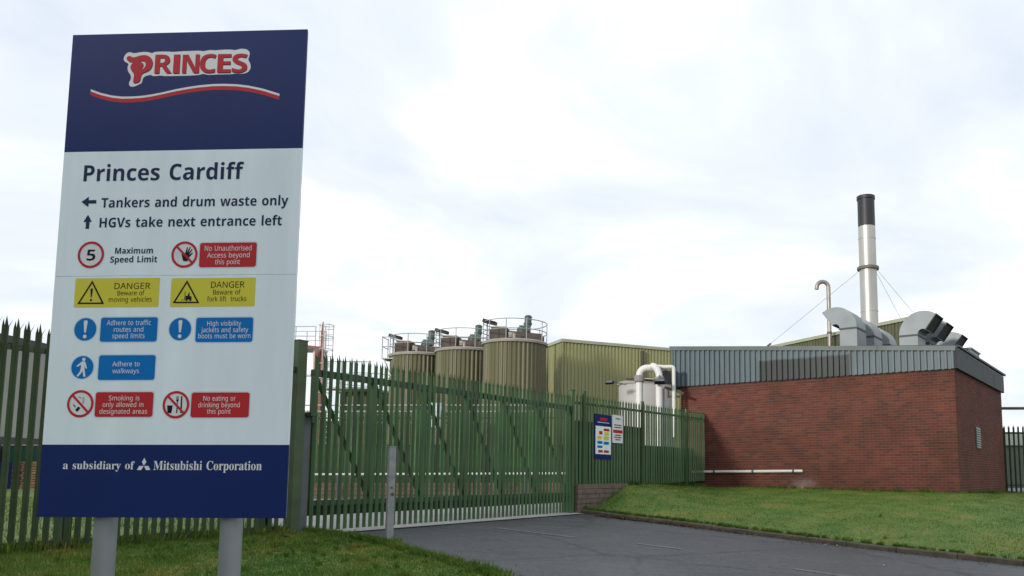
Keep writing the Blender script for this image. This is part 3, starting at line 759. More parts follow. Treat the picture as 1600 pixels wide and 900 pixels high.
M_FTRIM = mat("slate_flashing", (0.085, 0.108, 0.113), 0.5, var=0.2, scale=1.2, dirt=(0.07, 0.085, 0.08), dirt_amt=0.8, dirt_scale=0.8)
ztop = lambda y: 3.46 + 0.083 * y
def corr(y0, y1, zb, zf, pitch, depth, x_out):
    """trapezoid profiled sheet standing in the plane x = x_out, ribs vertical, outer face towards -x"""
    prof = []; k = math.floor(y0 / pitch)
    while k * pitch < y1:
        for f, d in ((0.0, 0), (0.34, 0), (0.44, 1), (0.90, 1), (1.0, 0)):
            y = (k + f) * pitch
            if y0 <= y <= y1 and (not prof or y > prof[-1][0] + 1e-5): prof.append((y, d))
        k += 1
    if prof[0][0] > y0 + 1e-4: prof.insert(0, (y0, prof[0][1]))
    if prof[-1][0] < y1 - 1e-4: prof.append((y1, prof[-1][1]))
    b = MB()
    for dd in (0.0, 0.003):
        for y, d in prof:
            xx = x_out + d * depth + dd; b.v.append((xx, y, zb)); b.v.append((xx, y, zf(y)))
    n = len(prof)
    for s in range(2):
        for i in range(n - 1):
            q = (s * 2 * n + 2 * i, s * 2 * n + 2 * i + 1, s * 2 * n + 2 * i + 3, s * 2 * n + 2 * i + 2); b.f.append(q if s else q[::-1])
    for i in (0, n - 1): b.f.append((2 * i, 2 * i + 1, 2 * n + 2 * i + 1, 2 * n + 2 * i))
    return b
ys = [-0.02 + k * 1.0 for k in range(9)] + [8.72]
for a, c in zip(ys[:-1], ys[1:]):
    corr(a + 0.001, c - 0.001, ZT + random.uniform(-0.004, 0.004), lambda y: ztop(y) - 0.10, 0.175, 0.055, -0.09 + random.uniform(-0.003, 0.003)).build("cladding_sheet", M_FASC, bb)
b = MB(); b.hexa([(-0.03, -0.02, ZT - 0.02), (-0.03, 8.72, ZT - 0.02), (-0.004, 8.72, ZT - 0.02), (-0.004, -0.02, ZT - 0.02), (-0.03, -0.02, ztop(-0.02) - 0.06), (-0.03, 8.72, ztop(8.72) - 0.06), (-0.004, 8.72, ztop(8.72) - 0.06), (-0.004, -0.02, ztop(0) - 0.06)]); b.build("fascia_board", M_FDARK, bb)
for a, c in ((-0.06, 2.02), (2.03, 5.02), (5.03, 8.78)):
    b = MB(); j = random.uniform(0, 0.008)
    b.hexa([(-0.105 - j, a, ztop(a) - 0.115), (0.05, a, ztop(a) - 0.115), (0.05, c, ztop(c) - 0.115), (-0.105 - j, c, ztop(c) - 0.115), (-0.105 - j, a, ztop(a) + 0.015), (0.05, a, ztop(a) + 0.025), (0.05, c, ztop(c) + 0.025), (-0.105 - j, c, ztop(c) + 0.015)]); b.build("flashing", M_FTRIM, bb)
# right fascia panels, roof and its overhanging edge
for k in range(4):
    x0 = -0.08 + k * 1.97; x1 = min(x0 + 1.96, LRW + 0.12)
    b = MB(); b.box(x0, -0.088 + random.uniform(-0.002, 0.002), ZT - 0.0, x1, -0.004, 3.36 + 0.06); b.build("fascia_panel", M_FDARK, bb)
b = MB(); b.box(-0.10, -0.075, 3.425, LRW + 0.25, -0.012, 3.455); b.build("gutter_lip", M_FTRIM, bb)
b = MB(); b.hexa([(0.052, -0.13, 3.41 + 0.052), (LRW + 0.35, -0.13, 3.41 + 0.075), (LRW + 0.35, 8.75, ztop(8.75) - 0.05), (0.052, 8.75, ztop(8.75) - 0.05), (0.052, -0.13, 3.41 + 0.10), (LRW + 0.35, -0.13, 3.41 + 0.14), (LRW + 0.35, 8.75, ztop(8.75)), (0.052, 8.75, ztop(8.75))]); b.build("roof", mat("roof_sheet", (0.03, 0.034, 0.036), 0.6), bb)
b = MB(); b.box(-0.09, 8.66, ZT - 0.06, 0.5, 8.72, ztop(8.7) - 0.12); b.build("fascia_end", M_FTRIM, bb)
# louvre vent in the right hand wall
vt = MB(); vt.box(2.55, -0.02, 0.80, 3.25, -0.003, 1.45); vt = vt.build("vent", M_STEELGREY, bb)
for k in range(9):
    b = MB(); z = 0.83 + k * 0.067; b.hexa([(2.58, -0.045, z), (3.22, -0.045, z), (3.22, -0.021, z + 0.04), (2.58, -0.021, z + 0.04), (2.58, -0.045, z + 0.006), (3.22, -0.045, z + 0.006), (3.22, -0.021, z + 0.046), (2.58, -0.021, z + 0.046)]); b.build("slat", mat("pale_grey_metal", (0.24, 0.245, 0.24), 0.6), vt)
b = MB(); b.bar((0.0, LF + 0.05, 2.55), (-0.25, LF + 0.30, 2.55), 0.06, 0.06); b.box(-0.32, LF + 0.28, 2.5, -0.26, LF + 0.34, 2.85); b.build("pipe_bracket", mat("brown_metal", (0.16, 0.12, 0.09), 0.7), bb)

# white drain pipe along the wall and on behind the fence
M_PVC = mat("white_pipe", (0.70, 0.69, 0.66), 0.45, var=0.08, scale=2, dirt=(0.46, 0.44, 0.40), dirt_amt=0.5, dirt_scale=2)
def bl(x, y, z): q = C0 + E2 * x + E1 * y; return Vector((q.x, q.y, z))
pp = thing("drain_pipe", "thin white pipe running low along the brick wall and behind the green fence", "pipe", tuple(bl(-0.06, 4.35, -0.42)))
o0 = Vector(pp.location)
path = [bl(-0.07, 4.32, 0.15), bl(-0.07, 8.2, 0.13), bl(-0.02, 9.2, 0.12), Vector((-2.5, 30.4, 0.10)), Vector((-13.0, 30.75, 0.06))]
b = MB(); b.tube([q - o0 for q in path], 0.042, 10); smooth_edges(b.build("pipe_run", M_PVC, pp))
for q in [bl(-0.07, y, 0.142) for y in (4.6, 5.9, 7.2, 8.2)]:
    d = (path[1] - path[0]).normalized(); b = MB(); b.cyl(q - o0 - d * 0.03, q - o0 + d * 0.03, 0.052, n=12); b.build("clip", M_STEELGREY, pp)
for k in range(7):
    q = path[3].lerp(path[4], k / 6); b = MB(); b.box(q.x - o0.x - 0.03, q.y - o0.y - 0.03, -0.84 - o0.z, q.x - o0.x + 0.03, q.y - o0.y + 0.03, q.z - o0.z - 0.03); b.build("support", M_STEELGREY, pp)
b = MB(); b.cyl((-0.1, 0.1, -0.05), (-0.22, -0.03, -0.05), 0.05, n=12); b.build("gully_outlet", M_BLACK, pp)

# ------------------------------------------------------------------ goose neck ducts on the roof
M_DUCT = mat("pale_duct_metal", (0.20, 0.225, 0.24), 0.5, metal=0.15, var=0.12, scale=2, dirt=(0.16, 0.17, 0.175), dirt_amt=0.5)
M_MOUTH = mat("dark_mouth", (0.012, 0.012, 0.014), 0.7)
M_SEAM = mat("duct_seam", (0.05, 0.052, 0.055), 0.6)
def duct(label, x, y0, y1, zbase, zneck, sgn, depth=0.93, sweep=126, group=None, s=1.0):
    """sgn +1: bends towards +y (left in the picture), -1 towards -y"""
    r = thing("goose_neck_duct", label, "duct", tuple(bl(x, 0, zbase)), BROT, group)
    h = zneck - zbase
    b = MB(); b.box(0, y0, 0, depth, y1, h); b.build("base", M_DUCT, r)
    b = MB(); b.box(-0.02, y0 - 0.02, h + 0.001, depth + 0.02, y1 + 0.02, h + 0.05); b.build("flange", M_SEAM, r)
    ri, ro = 0.14 * s, 0.14 * s + (y1 - y0); z0 = h + 0.051
    yc = (y1 + 0.14 * s) if sgn > 0 else (y0 - 0.14 * s)
    def pt(rad, a, xx): return (xx, yc - sgn * rad * math.cos(a), z0 + rad * math.sin(a))
    b = MB(); n = 12; angs = [R(sweep) * k / n for k in range(n + 1)]
    for a in angs:
        for rad, xx in ((ri, 0), (ro, 0), (ro, depth), (ri, depth)): b.v.append(pt(rad, a, xx))
    for i in range(n):
        for k in range(4):
            l = (k + 1) % 4; f = (4 * i + k, 4 * i + l, 4 * i + 4 + l, 4 * i + 4 + k); b.f.append(f if sgn < 0 else f[::-1])
    smooth_edges(b.build("elbow", M_DUCT, r), 30)
    b = MB(); a = R(sweep) - 0.05; b.face([pt(ri + 0.01, a, 0.01), pt(ro - 0.01, a, 0.01), pt(ro - 0.01, a, depth - 0.01), pt(ri + 0.01, a, depth - 0.01)])
    a2 = a - 0.02; b.face([pt(ri + 0.01, a2, 0.01), pt(ri + 0.01, a2, depth - 0.01), pt(ro - 0.01, a2, depth - 0.01), pt(ro - 0.01, a2, 0.01)]); b.build("mouth", M_MOUTH, r)
    b = MB(); a = R(sweep)
    for (ra, xa, rb, xb) in ((ri, 0, ro, 0), (ro, 0, ro, depth), (ro, depth, ri, depth), (ri, depth, ri, 0)): b.bar(pt(ra, a, xa), pt(rb, a, xb), 0.025, 0.025)
    b.build("lip", M_SEAM if sgn < 0 else M_DUCT, r)
    return r
duct("pale left-facing goose neck duct nearest the front fascia", 1.2, 2.99, 3.52, ztop(3.2) - 0.06, 4.44, 1, group="left-facing roof ducts")
duct("left-facing goose neck duct, middle of three in line", 3.0, 2.99, 3.52, ztop(3.2) - 0.06, 4.44, 1, group="left-facing roof ducts")
duct("left-facing goose neck duct, rearmost of three, partly hidden", 4.8, 2.99, 3.52, ztop(3.2) - 0.06, 4.40, 1, group="left-facing roof ducts")
duct("largest right-facing goose neck duct with a black mouth", 1.2, 1.21, 1.74, ztop(1.4) - 0.06, 4.05, -1, group="right-facing roof ducts")
duct("right-facing goose neck duct with a black mouth, second behind the front one", 2.65, 1.21, 1.74, ztop(1.4) - 0.06, 4.02, -1, group="right-facing roof ducts")
duct("right-facing goose neck duct nearest the right roof edge", 4.9, 1.21, 1.74, ztop(1.4) - 0.06, 3.98, -1, group="right-facing roof ducts")
ru = thing("rooftop_unit", "pale box unit at the rear right edge of the brick building roof", "roof unit", tuple(bl(5.0, 0.45, 3.55)), BROT)
b = MB(); b.box(0, 0, 0, 1.5, 0.7, 0.55); b.build("casing", M_DUCT, ru)
b = MB(); b.box(-0.04, -0.04, 0.551, 1.54, 0.74, 0.60); b.build("lid", M_DUCT, ru)

# ------------------------------------------------------------------ olive warehouses
M_OLIVE = mat("olive_cladding", (0.285, 0.285, 0.125), 0.5, var=0.12, scale=1.0, dirt=(0.19, 0.18, 0.085), dirt_amt=0.55, dirt_scale=0.5, stretch=(1, 1, 0.2))
M_OTRIM = mat("olive_trim", (0.33, 0.345, 0.24), 0.5, var=0.1, scale=1)
M_DARKPIPE = mat("dark_downpipe", (0.045, 0.04, 0.03), 0.6)
def warehouse(name, label, loc, rz, lx, ly, h, M_OLIVE=M_OLIVE):
    w = thing(name, label, "warehouse", loc, rz)
    b = MB(); b.box(0.06, 0.06, 0, lx - 0.06, ly - 0.06, h - 0.06); b.build("wall", mat("olive_core", (0.14, 0.14, 0.07), 0.8), w)
    # sheets are profiled in y at x = 0; the facade copies are turned a quarter turn
    k = 0.0
    while k < ly - 0.05:
        e = min(k + 1.02, ly); corr(k + 0.002, e - 0.002, 0, lambda y: h - 0.1, 0.205, 0.045, 0.0).build("cladding_sheet", M_OLIVE, w); k += 1.02
    k = 0.0
    while k < lx - 0.05:
        e = min(k + 1.02, lx); q = corr(-e + 0.002, -k - 0.002, 0, lambda y: h - 0.1, 0.205, 0.045, 0.0)
        q.v = [(-y, x, z) for x, y, z in q.v]; q.build("cladding_sheet", M_OLIVE, w); k += 1.02
    b = MB(); b.box(-0.06, -0.06, h - 0.14, lx, -0.005, h + 0.02); b.build("eave_trim", M_OTRIM, w)
    b = MB(); b.box(-0.06, -0.004, h - 0.14, -0.005, ly, h + 0.02); b.build("eave_trim", M_OTRIM, w)
    b = MB(); b.box(-0.03, -0.03, 0, 0.07, -0.006, h - 0.141); b.build("corner_trim", M_OLIVE, w)
    b = MB(); b.hexa([(0, 0, h - 0.05), (lx, 0, h - 0.05), (lx, ly, h - 0.05), (0, ly, h - 0.05), (0, 0, h - 0.01), (lx, 0, h - 0.01), (lx, ly, h + 0.0), (0, ly, h + 0.0)]); b.build("roof", M_OTRIM, w)
    return w
wa = warehouse("warehouse", "long olive green corrugated warehouse behind the tanks and the brick building", (-4.08, 42.5, -0.84), math.atan2(0.477, 0.879), 13.2, 12, 7.99)
b = MB(); b.cyl((4.75, -0.11, 4.6), (4.75, -0.11, 7.7), 0.09, n=10); b.build("downpipe", M_DARKPIPE, wa)
wbld = warehouse("warehouse", "olive corrugated plant house below the tall steel chimney", (12.4, 36.9, -0.84), math.atan2(0.511, 0.859), 1.9, 9.9, 8.09, mat("shaded_olive_cladding", (0.095, 0.10, 0.048), 0.5, var=0.12, scale=1))  # same olive cladding, its colour darkened to make this wall look unlit
dm = thing("roof_dome", "small pale domed vent showing above the long fascia of the brick building", "roof vent", (3.95, 46.9, 7.1))
b = MB(); b.lathe([(0.5, 0), (0.48, 0.15), (0.36, 0.3), (0.2, 0.38), (0.001, 0.41)], n=24); smooth_edges(b.build("dome", mat("pale_dome", (0.6, 0.62, 0.62), 0.4), dm), 60)
b = MB(); b.lathe([(0.55, -0.08), (0.55, 0.0), (0.5, 0.0)], n=24); b.build("collar", M_GALV, dm)

# chimney --------------------------------------------------------
M_STAIN = mat("stainless_flue", (0.44, 0.43, 0.40), 0.42, metal=0.55, var=0.10, scale=1.2, dirt=(0.36, 0.33, 0.29), dirt_amt=0.5, dirt_scale=0.7, stretch=(1, 1, 0.3))
M_BLACKP = mat("black_flue_top", (0.018, 0.018, 0.024), 0.5, var=0.2)
ch = thing("chimney", "tall round stainless steel chimney with a black painted top", "chimney", (11.95, 42.0, 7.2))
zc = 7.2
for z0, z1 in ((-2.0, 1.3), (1.31, 3.52), (3.72, 5.2), (5.21, 5.85)):
    b = MB(); b.lathe([(0.44, z0), (0.44, z1)], n=28); smooth_edges(b.build("flue_section", M_STAIN, ch), 60)
for z0 in (1.28, 5.17):
    b = MB(); b.lathe([(0.441, z0), (0.452, z0 + 0.01), (0.452, z0 + 0.05), (0.441, z0 + 0.06)], n=28); b.build("joint_band", M_STAIN, ch)
b = MB(); b.lathe([(0.44, 5.86), (0.44, 7.30), (0.475, 7.32), (0.475, 7.50), (0.42, 7.50), (0.42, 6.6)], n=28); smooth_edges(b.build("cowl", M_BLACKP, ch), 40)
b = MB(); b.lathe([(0.44, 3.52), (0.56, 3.54), (0.56, 3.68), (0.44, 3.72)], n=28); b.build("guy_collar", mat("brown_collar", (0.13, 0.115, 0.09), 0.6), ch)
o0 = Vector(ch.location)
for q in ((7.05, 48.4, 7.25), (13.3, 38.25, 7.28), (12.62, 38.7, 7.28)):
    a = Vector(q) - o0; d = Vector((a.x, a.y, 0)).normalized() * 0.54
    b = MB(); b.tube([(d.x, d.y, 3.6), tuple(a)], 0.009, 5); b.build("guy_wire", M_STEELGREY, ch)
    if q[0] < 8:
        t = Vector((d.x, d.y, 3.6)).lerp(a, 0.88); dd = (a - t).normalized(); b = MB(); b.cyl(t - dd * 0.15, t + dd * 0.15, 0.06, n=8); b.build("turnbuckle", M_STEELGREY, ch)
jp = thing("vent_pipe", "slender hooked vent pipe left of the tall chimney", "pipe", (9.52, 40.6, 3.2))
b = MB(); top = 6.28
path = [(0, 0, 0), (0, 0, top)] + [(-0.29 + 0.29 * math.cos(a), 0, top + 0.29 * math.sin(a)) for a in [R(15 * k) for k in range(1, 13)]] + [(-0.60, 0, top - 0.10)]
b.tube(path, 0.105, 12); smooth_edges(b.build("pipe_run", mat("tarnished_pipe", (0.30, 0.26, 0.23), 0.4, metal=0.5, var=0.2, scale=2), jp), 60)
b = MB(); b.cyl((0, 0, 3.9), (0, 0, 4.0), 0.13, n=12); b.build("joint_band", M_STEELGREY, jp)

# ------------------------------------------------------------------ storage tanks
M_TANK = mat("olive_tank_cladding", (0.108, 0.100, 0.043), 0.5, var=0.14, scale=1.0, dirt=(0.060, 0.054, 0.030), dirt_amt=0.6, dirt_scale=0.6, stretch=(1, 1, 0.15))
M_RIM = mat("pale_tank_rim", (0.32, 0.30, 0.26), 0.6, var=0.15, scale=3, dirt=(0.25, 0.2, 0.15), dirt_amt=0.6)
M_RAIL = mat("grey_handrail", (0.36, 0.36, 0.36), 0.5, metal=0.3, var=0.1)
M_BROWN = mat("brown_beam", (0.075, 0.056, 0.043), 0.7, var=0.2, scale=3)
M_MOTOR = mat("motor_green", (0.045, 0.085, 0.070), 0.5, var=0.2, scale=4)
def ring(r, z, n=40): return [(r * math.cos(2 * math.pi * k / n), r * math.sin(2 * math.pi * k / n), z) for k in range(n)]
def make_tank(label, loc, rad, h, ribs, group, full=True):
    t = thing("storage_tank", label, "tank", loc, 0, group)
    n = ribs * 4
    b = MB(); b.lathe([(rad, 0), (rad, h)], n=n, wob=lambda k: 0.0 if k % 4 in (0, 1) else -0.045); b.build("shell", M_TANK, t)
    b = MB(); b.lathe([(rad - 0.06, h - 0.02), (rad + 0.07, h), (rad + 0.09, h + 0.10), (rad + 0.02, h + 0.15), (rad * 0.6, h + 0.24), (0.001, h + 0.32)], n=40); smooth_edges(b.build("rim", M_RIM, t), 40)
    posts = 10
    for zz_ in (h + 0.62, h + 1.08):
        b = MB(); b.tube(ring(rad + 0.02, zz_), 0.022, 6, closed=True); b.build("guard_rail", M_RAIL, t)
    for k in range(posts):
        a = 2 * math.pi * (k + 0.3) / posts; b = MB(); b.cyl(((rad + 0.02) * math.cos(a), (rad + 0.02) * math.sin(a), h + 0.1), ((rad + 0.02) * math.cos(a), (rad + 0.02) * math.sin(a), h + 1.08), 0.022, n=6); b.build("rail_post", M_RAIL, t)
    if full:
        for yy in (-0.35, 0.35):
            b = MB(); b.hexa([(-rad * 0.8, yy - 0.1, h + 0.26), (rad * 0.9, yy - 0.1, h + 0.22), (rad * 0.9, yy + 0.1, h + 0.22), (-rad * 0.8, yy + 0.1, h + 0.26), (-rad * 0.8, yy - 0.1, h + 0.78), (rad * 0.9, yy - 0.1, h + 0.52), (rad * 0.9, yy + 0.1, h + 0.52), (-rad * 0.8, yy + 0.1, h + 0.78)]); b.build("support_beam", M_BROWN, t)
        b = MB(); b.box(-rad * 0.70, -0.62, h + 0.20, -rad * 0.25, 0.30, h + 0.80); b.build("hatch", M_BROWN, t)
        b = MB(); b.box(-rad * 0.72, -0.66, h + 0.801, -rad * 0.22, 0.34, h + 0.85); b.build("hatch_lid", M_RIM, t)
        b = MB(); b.cyl((-0.12, -0.5, h + 0.35), (-0.12, -0.5, h + 0.58), 0.13, n=12); b.cyl((0.1, -0.9, h + 0.2), (0.1, -0.9, h + 0.5), 0.07, n=10); b.build("nozzle", M_RIM, t)
        mo = MB(); mo.box(0.22, -0.22, h + 0.69, 0.72, 0.2, h + 0.98); mo.cyl((0.36, 0, h + 0.9), (0.36, 0, h + 0.6), 0.26, 0.32, n=16); mo = mo.build("gearbox", M_MOTOR, t)
        b = MB(); b.cyl((0.6, 0, h + 0.98), (0.62, 0, h + 1.42), 0.17, n=14); b.cyl((0.62, 0, h + 1.42), (0.62, 0, h + 1.5), 0.2, 0.12, n=14); b.cyl((0.6, 0, h + 1.06), (0.6, 0, h + 1.12), 0.21, n=14); b.build("motor", M_MOTOR, mo)
        fl_ = MB(); fl_.bar((-rad * 0.95, -0.55, h + 1.14), (-rad * 0.55, -0.62, h + 0.98), 0.40, 0.16); fl_ = fl_.build("floodlight", M_BLACK, t)
        b = MB(); b.cyl((-rad * 0.84, -0.52, h + 0.1), (-rad * 0.84, -0.52, h + 1.0), 0.03, n=6); b.build("lamp_arm", M_STEELGREY, fl_)
    return t
tg = "tall olive tanks behind the gate"
T3 = make_tank("nearest and widest olive ribbed tank, beside the warehouse", (-6.02, 39.0, -0.84), 1.50, 7.06, 44, tg)
for (x, y, lab) in ((-8.90, 41.5, "middle olive ribbed tank of the three tall tanks"), (-11.72, 43.1, "leftmost and farthest of the three tall olive tanks")):
    q = copy_tree(T3); q.location = (x, y, -0.84); q["label"] = lab
    q.rotation_euler = (0, 0, R(random.uniform(-2, 2)))
make_tank("shorter brown-olive tank behind the left half of the gate", (-16.3, 48.5, -0.84), 1.45, 5.7, 40, "low tanks", full=False)
# small side platform on the leftmost tank
sp_ = thing("access_platform", "small railed platform on the left side of the farthest tall tank", "platform", (-13.12, 42.6, 5.75))
b = MB(); b.box(-0.3, -0.5, 0.3, 0.4, 0.5, 0.36); b.build("deck", M_GALV, sp_)
for x, y in ((-0.28, -0.48), (-0.28, 0.48)):
    b = MB(); b.cyl((x, y, 0.36), (x, y, 1.5), 0.025, n=6); b.build("rail_post", M_RAIL, sp_)
for z in (0.95, 1.45):
    b = MB(); b.tube([(0.4, -0.48, z), (-0.28, -0.48, z), (-0.28, 0.48, z)], 0.022, 6); b.build("guard_rail", M_RAIL, sp_)
b = MB(); b.bar((0.35, -0.4, 0.3), (0.35, -0.4, -6.84), 0.06, 0.06); b.bar((-0.2, -0.4, 0.3), (0.2, -0.4, -0.6), 0.05, 0.05); b.build("strut", M_RAIL, sp_)

# railed steel platform with caged ladder, far left of the tanks
M_WSTEEL = mat("pale_steelwork", (0.50, 0.50, 0.49), 0.5, var=0.1)
M_REDP = mat("red_oxide_paint", (0.22, 0.06, 0.045), 0.6, var=0.2)
ap = thing("access_platform", "pale steel platform with handrails and a caged ladder beside the green gate post", "platform", (-18.75, 45.5, 0.0))
b = MB(); b.box(-3.4, -0.8, 7.0, 0.9, 0.8, 7.12); b.build("deck", M_WSTEEL, ap)
for x in (-3.3, -1.2, 0.8):
    for y in (-0.7, 0.7):
        b = MB(); b.box(x - 0.08, y - 0.08, 0, x + 0.08, y + 0.08, 6.99); b.build("leg", M_WSTEEL, ap)
for x in (-3.3, -2.3, -1.3, -0.3, 0.8):
    for y in (-0.76, 0.76):
        b = MB(); b.cyl((x, y, 7.121), (x, y, 8.25), 0.03, n=6); b.build("rail_post", M_WSTEEL, ap)
for z in (7.7, 8.24):
    for y in (-0.76, 0.76):
        b = MB(); b.tube([(-3.3, y, z), (0.8, y, z)], 0.03, 6); b.build("guard_rail", M_WSTEEL, ap)
for z in (1.5, 3.5, 5.5):
    b = MB(); b.bar((-3.3, -0.7, z), (0.8, -0.7, z), 0.1, 0.12); b.build("beam", M_WSTEEL, ap)
la = MB()
for s in (-0.22, 0.22): la.cyl((1.5 + s, -0.6, 0.0), (1.5 + s, -0.6, 8.3), 0.03, n=6)
k = 0.3
while k < 8.2: la.cyl((1.28, -0.6, k), (1.72, -0.6, k), 0.02, n=5); k += 0.3
la = la.build("ladder", M_WSTEEL, ap)
for z in (4.5, 5.3, 6.1, 6.9, 7.6, 8.25):
    b = MB(); b.tube([(1.5 + 0.38 * math.cos(a), -0.6 - 0.42 + 0.42 * math.sin(a), z) for a in [2 * math.pi * j / 16 for j in range(16)]], 0.022, 5, closed=True); b.build("cage_hoop", M_WSTEEL, la)
for a in (180, 230, 270, 310, 360):
    b = MB(); b.cyl((1.5 + 0.38 * math.cos(R(a)), -1.02 + 0.42 * math.sin(R(a)), 4.5), (1.5 + 0.38 * math.cos(R(a)), -1.02 + 0.42 * math.sin(R(a)), 8.25), 0.018, n=5); b.build("cage_bar", M_WSTEEL, la)
rm = thing("hoist_post", "red oxide hoist post in front of the pale steel platform", "hoist", (-17.35, 44.2, -0.10))
b = MB(); b.box(-0.07, -0.07, 0, 0.07, 0.07, 8.0); b.build("mast", M_REDP, rm)
b = MB(); b.box(-0.32, -0.15, 5.5, 0.0 - 0.071, 0.15, 6.9); b.build("winch_housing", M_REDP, rm)
b = MB(); b.bar((-1.45, 0, 7.2), (-0.071, 0, 7.05), 0.12, 0.14); b.build("jib", M_REDP, rm)
b = MB(); b.hexa([(-0.06, -0.05, 8.0), (0.06, -0.05, 8.0), (0.06, 0.05, 8.0), (-0.06, 0.05, 8.0), (-0.02, -0.02, 8.5), (0.02, -0.02, 8.5), (0.02, 0.02, 8.5), (-0.02, 0.02, 8.5)]); b.build("mast_tip", M_REDP, rm)
# second lower railed walkway showing through the pales
wk = thing("walkway", "low railed walkway seen through the gate's left pales", "platform", (-17.3, 46.5, -0.5))
b = MB(); b.box(-1.2, -0.5, 5.4, 2.0, 0.5, 5.5); b.build("deck", M_WSTEEL, wk)
for x in (-1.15, -0.4, 0.4, 1.2, 1.95):
    b = MB(); b.cyl((x, -0.46, 5.501), (x, -0.46, 7.0), 0.03, n=6); b.build("rail_post", M_WSTEEL, wk)
for z in (6.2, 6.95):
    b = MB(); b.tube([(-1.15, -0.46, z), (1.95, -0.46, z)], 0.03, 6); b.build("guard_rail", M_WSTEEL, wk)
for x in (-1.1, 1.9):
    b = MB(); b.box(x - 0.08, -0.08, 0, x + 0.08, 0.08, 5.39); b.build("leg", M_WSTEEL, wk)
b = MB(); b.cyl((-0.9, -0.75, 0), (-0.9, -0.75, 5.0), 0.17, n=14); b.build("riser_pipe", M_PVC, wk)

# dark plant shed closing the view behind the left half of the gate
M_SHED = mat("brown_shed_cladding", (0.075, 0.075, 0.05), 0.7, var=0.2, scale=1, stretch=(1, 1, 0.2))
sh = thing("plant_shed", "dark brown plant shed behind the tanks, seen between the gate pales", "shed", (-24.5, 54.0, -0.84), R(4))
b = MB(); b.box(0, 0.05, 0, 13.0, 5, 4.4); b.build("wall", M_SHED, sh)
for k in range(13):
    q = corr(-(k + 1) + 0.005, -k - 0.005, 0, lambda y: 4.3, 0.25, 0.04, 0.0); q.v = [(-y, x, z) for x, y, z in q.v]; q.build("cladding_sheet", M_SHED, sh)
b = MB(); b.box(-0.1, -0.12, 4.41, 13.1, 5.1, 4.5); b.build("roof", M_STEELGREY, sh)

# sleeper wall across the yard
M_SLEEP = mat("brown_sleeper", (0.17, 0.125, 0.085), 0.9, var=0.35, scale=2, bump=0.4, bscale=20)
sw = thing("sleeper_wall", "low brown sleeper wall across the yard behind the gate", "wall", (-13.6, 31.0, -0.86), R(-1))
b = MB(); b.box(0, 0.05, 0, 11.0, 0.2, 0.60); b.build("core", mat("sleeper_core", (0.04, 0.035, 0.03), 0.9), sw)
for r in range(4):
    x = -0.0; L0 = [1.2, 2.4, 0.8, 1.8][r]
    while x < 10.95:
        w = min(L0, 11.0 - x); L0 = 2.4
        b = MB(); j = random.uniform(-0.02, 0.02); b.box(x + 0.012, -0.03 + j, r * 0.155 + 0.006, x + w - 0.012, 0.048, r * 0.155 + 0.148); b.build("sleeper", M_SLEEP, sw); x += w

# inner palisade standing on the sleeper wall
M_LGREEN = mat("light_green_paint", (0.074, 0.165, 0.052), 0.5, var=0.25, scale=3, dirt=(0.04, 0.075, 0.03), dirt_amt=0.6, dirt_scale=1.0, objvar=0.3)
nf = thing("palisade_fence", "light green inner palisade fence on the brown sleeper wall across the yard", "fence", (-13.5, 31.1, -0.26), R(-1))
me = pale_mesh("pale", 2.78, M_LGREEN, 0.075, 0.01)
for k in range(78): add_pale(me, nf, (0.05 + k * 0.138, -0.03, random.uniform(-0.02, 0.02)))
for z in (0.35, 2.45):
    b = MB(); b.bar((0, 0.02, z), (10.8, 0.02, z), 0.05, 0.06); b.build("rail", M_DGREEN, nf)
for k in range(5):
    b = MB(); xx = 0.05 + k * 2.68; b.box(xx - 0.05, 0.05, -0.35, xx + 0.05, 0.15, 2.6); b.build("post", M_DGREEN, nf)

# pipe rack with white pipes
pr = thing("pipe_rack", "rack of white horizontal pipes in front of the tall tanks", "pipe rack", (-12.5, 35.6, -0.84))
for x in (0, 2.7, 5.4, 8.2):
    b = MB(); b.box(x - 0.06, -0.06, 0, x + 0.06, 0.06, 3.9); b.build("post", M_STEELGREY, pr)
for z, r in ((3.62, 0.045), (3.90, 0.03)):
    b = MB(); b.tube([(-2.6, -0.12, z), (8.6, -0.12, z)], r, 8); smooth_edges(b.build("pipe", M_RAIL, pr), 60)
for z in (3.55, 3.2):
    b = MB(); b.box(-0.3, -0.05, z - 0.08, 8.5, 0.05, z - 0.02); b.build("bearer", M_STEELGREY, pr)
ht = thing("header_tank", "small white header tank on a stand behind the gate", "tank", (-8.75, 35.0, -0.84))
b = MB(); b.box(-0.25, -0.25, 2.9, 0.25, 0.25, 3.95); b.build("body", mat("white_tank", (0.62, 0.65, 0.68), 0.5), ht)
for x in (-0.2, 0.2):
    for y in (-0.2, 0.2):
        b = MB(); b.box(x - 0.03, y - 0.03, 0, x + 0.03, y + 0.03, 2.89); b.build("leg", M_STEELGREY, ht)
b = MB(); b.cyl((0, 0, 3.95), (0, 0, 4.0), 0.12, n=12); b.build("lid", M_STEELGREY, ht)

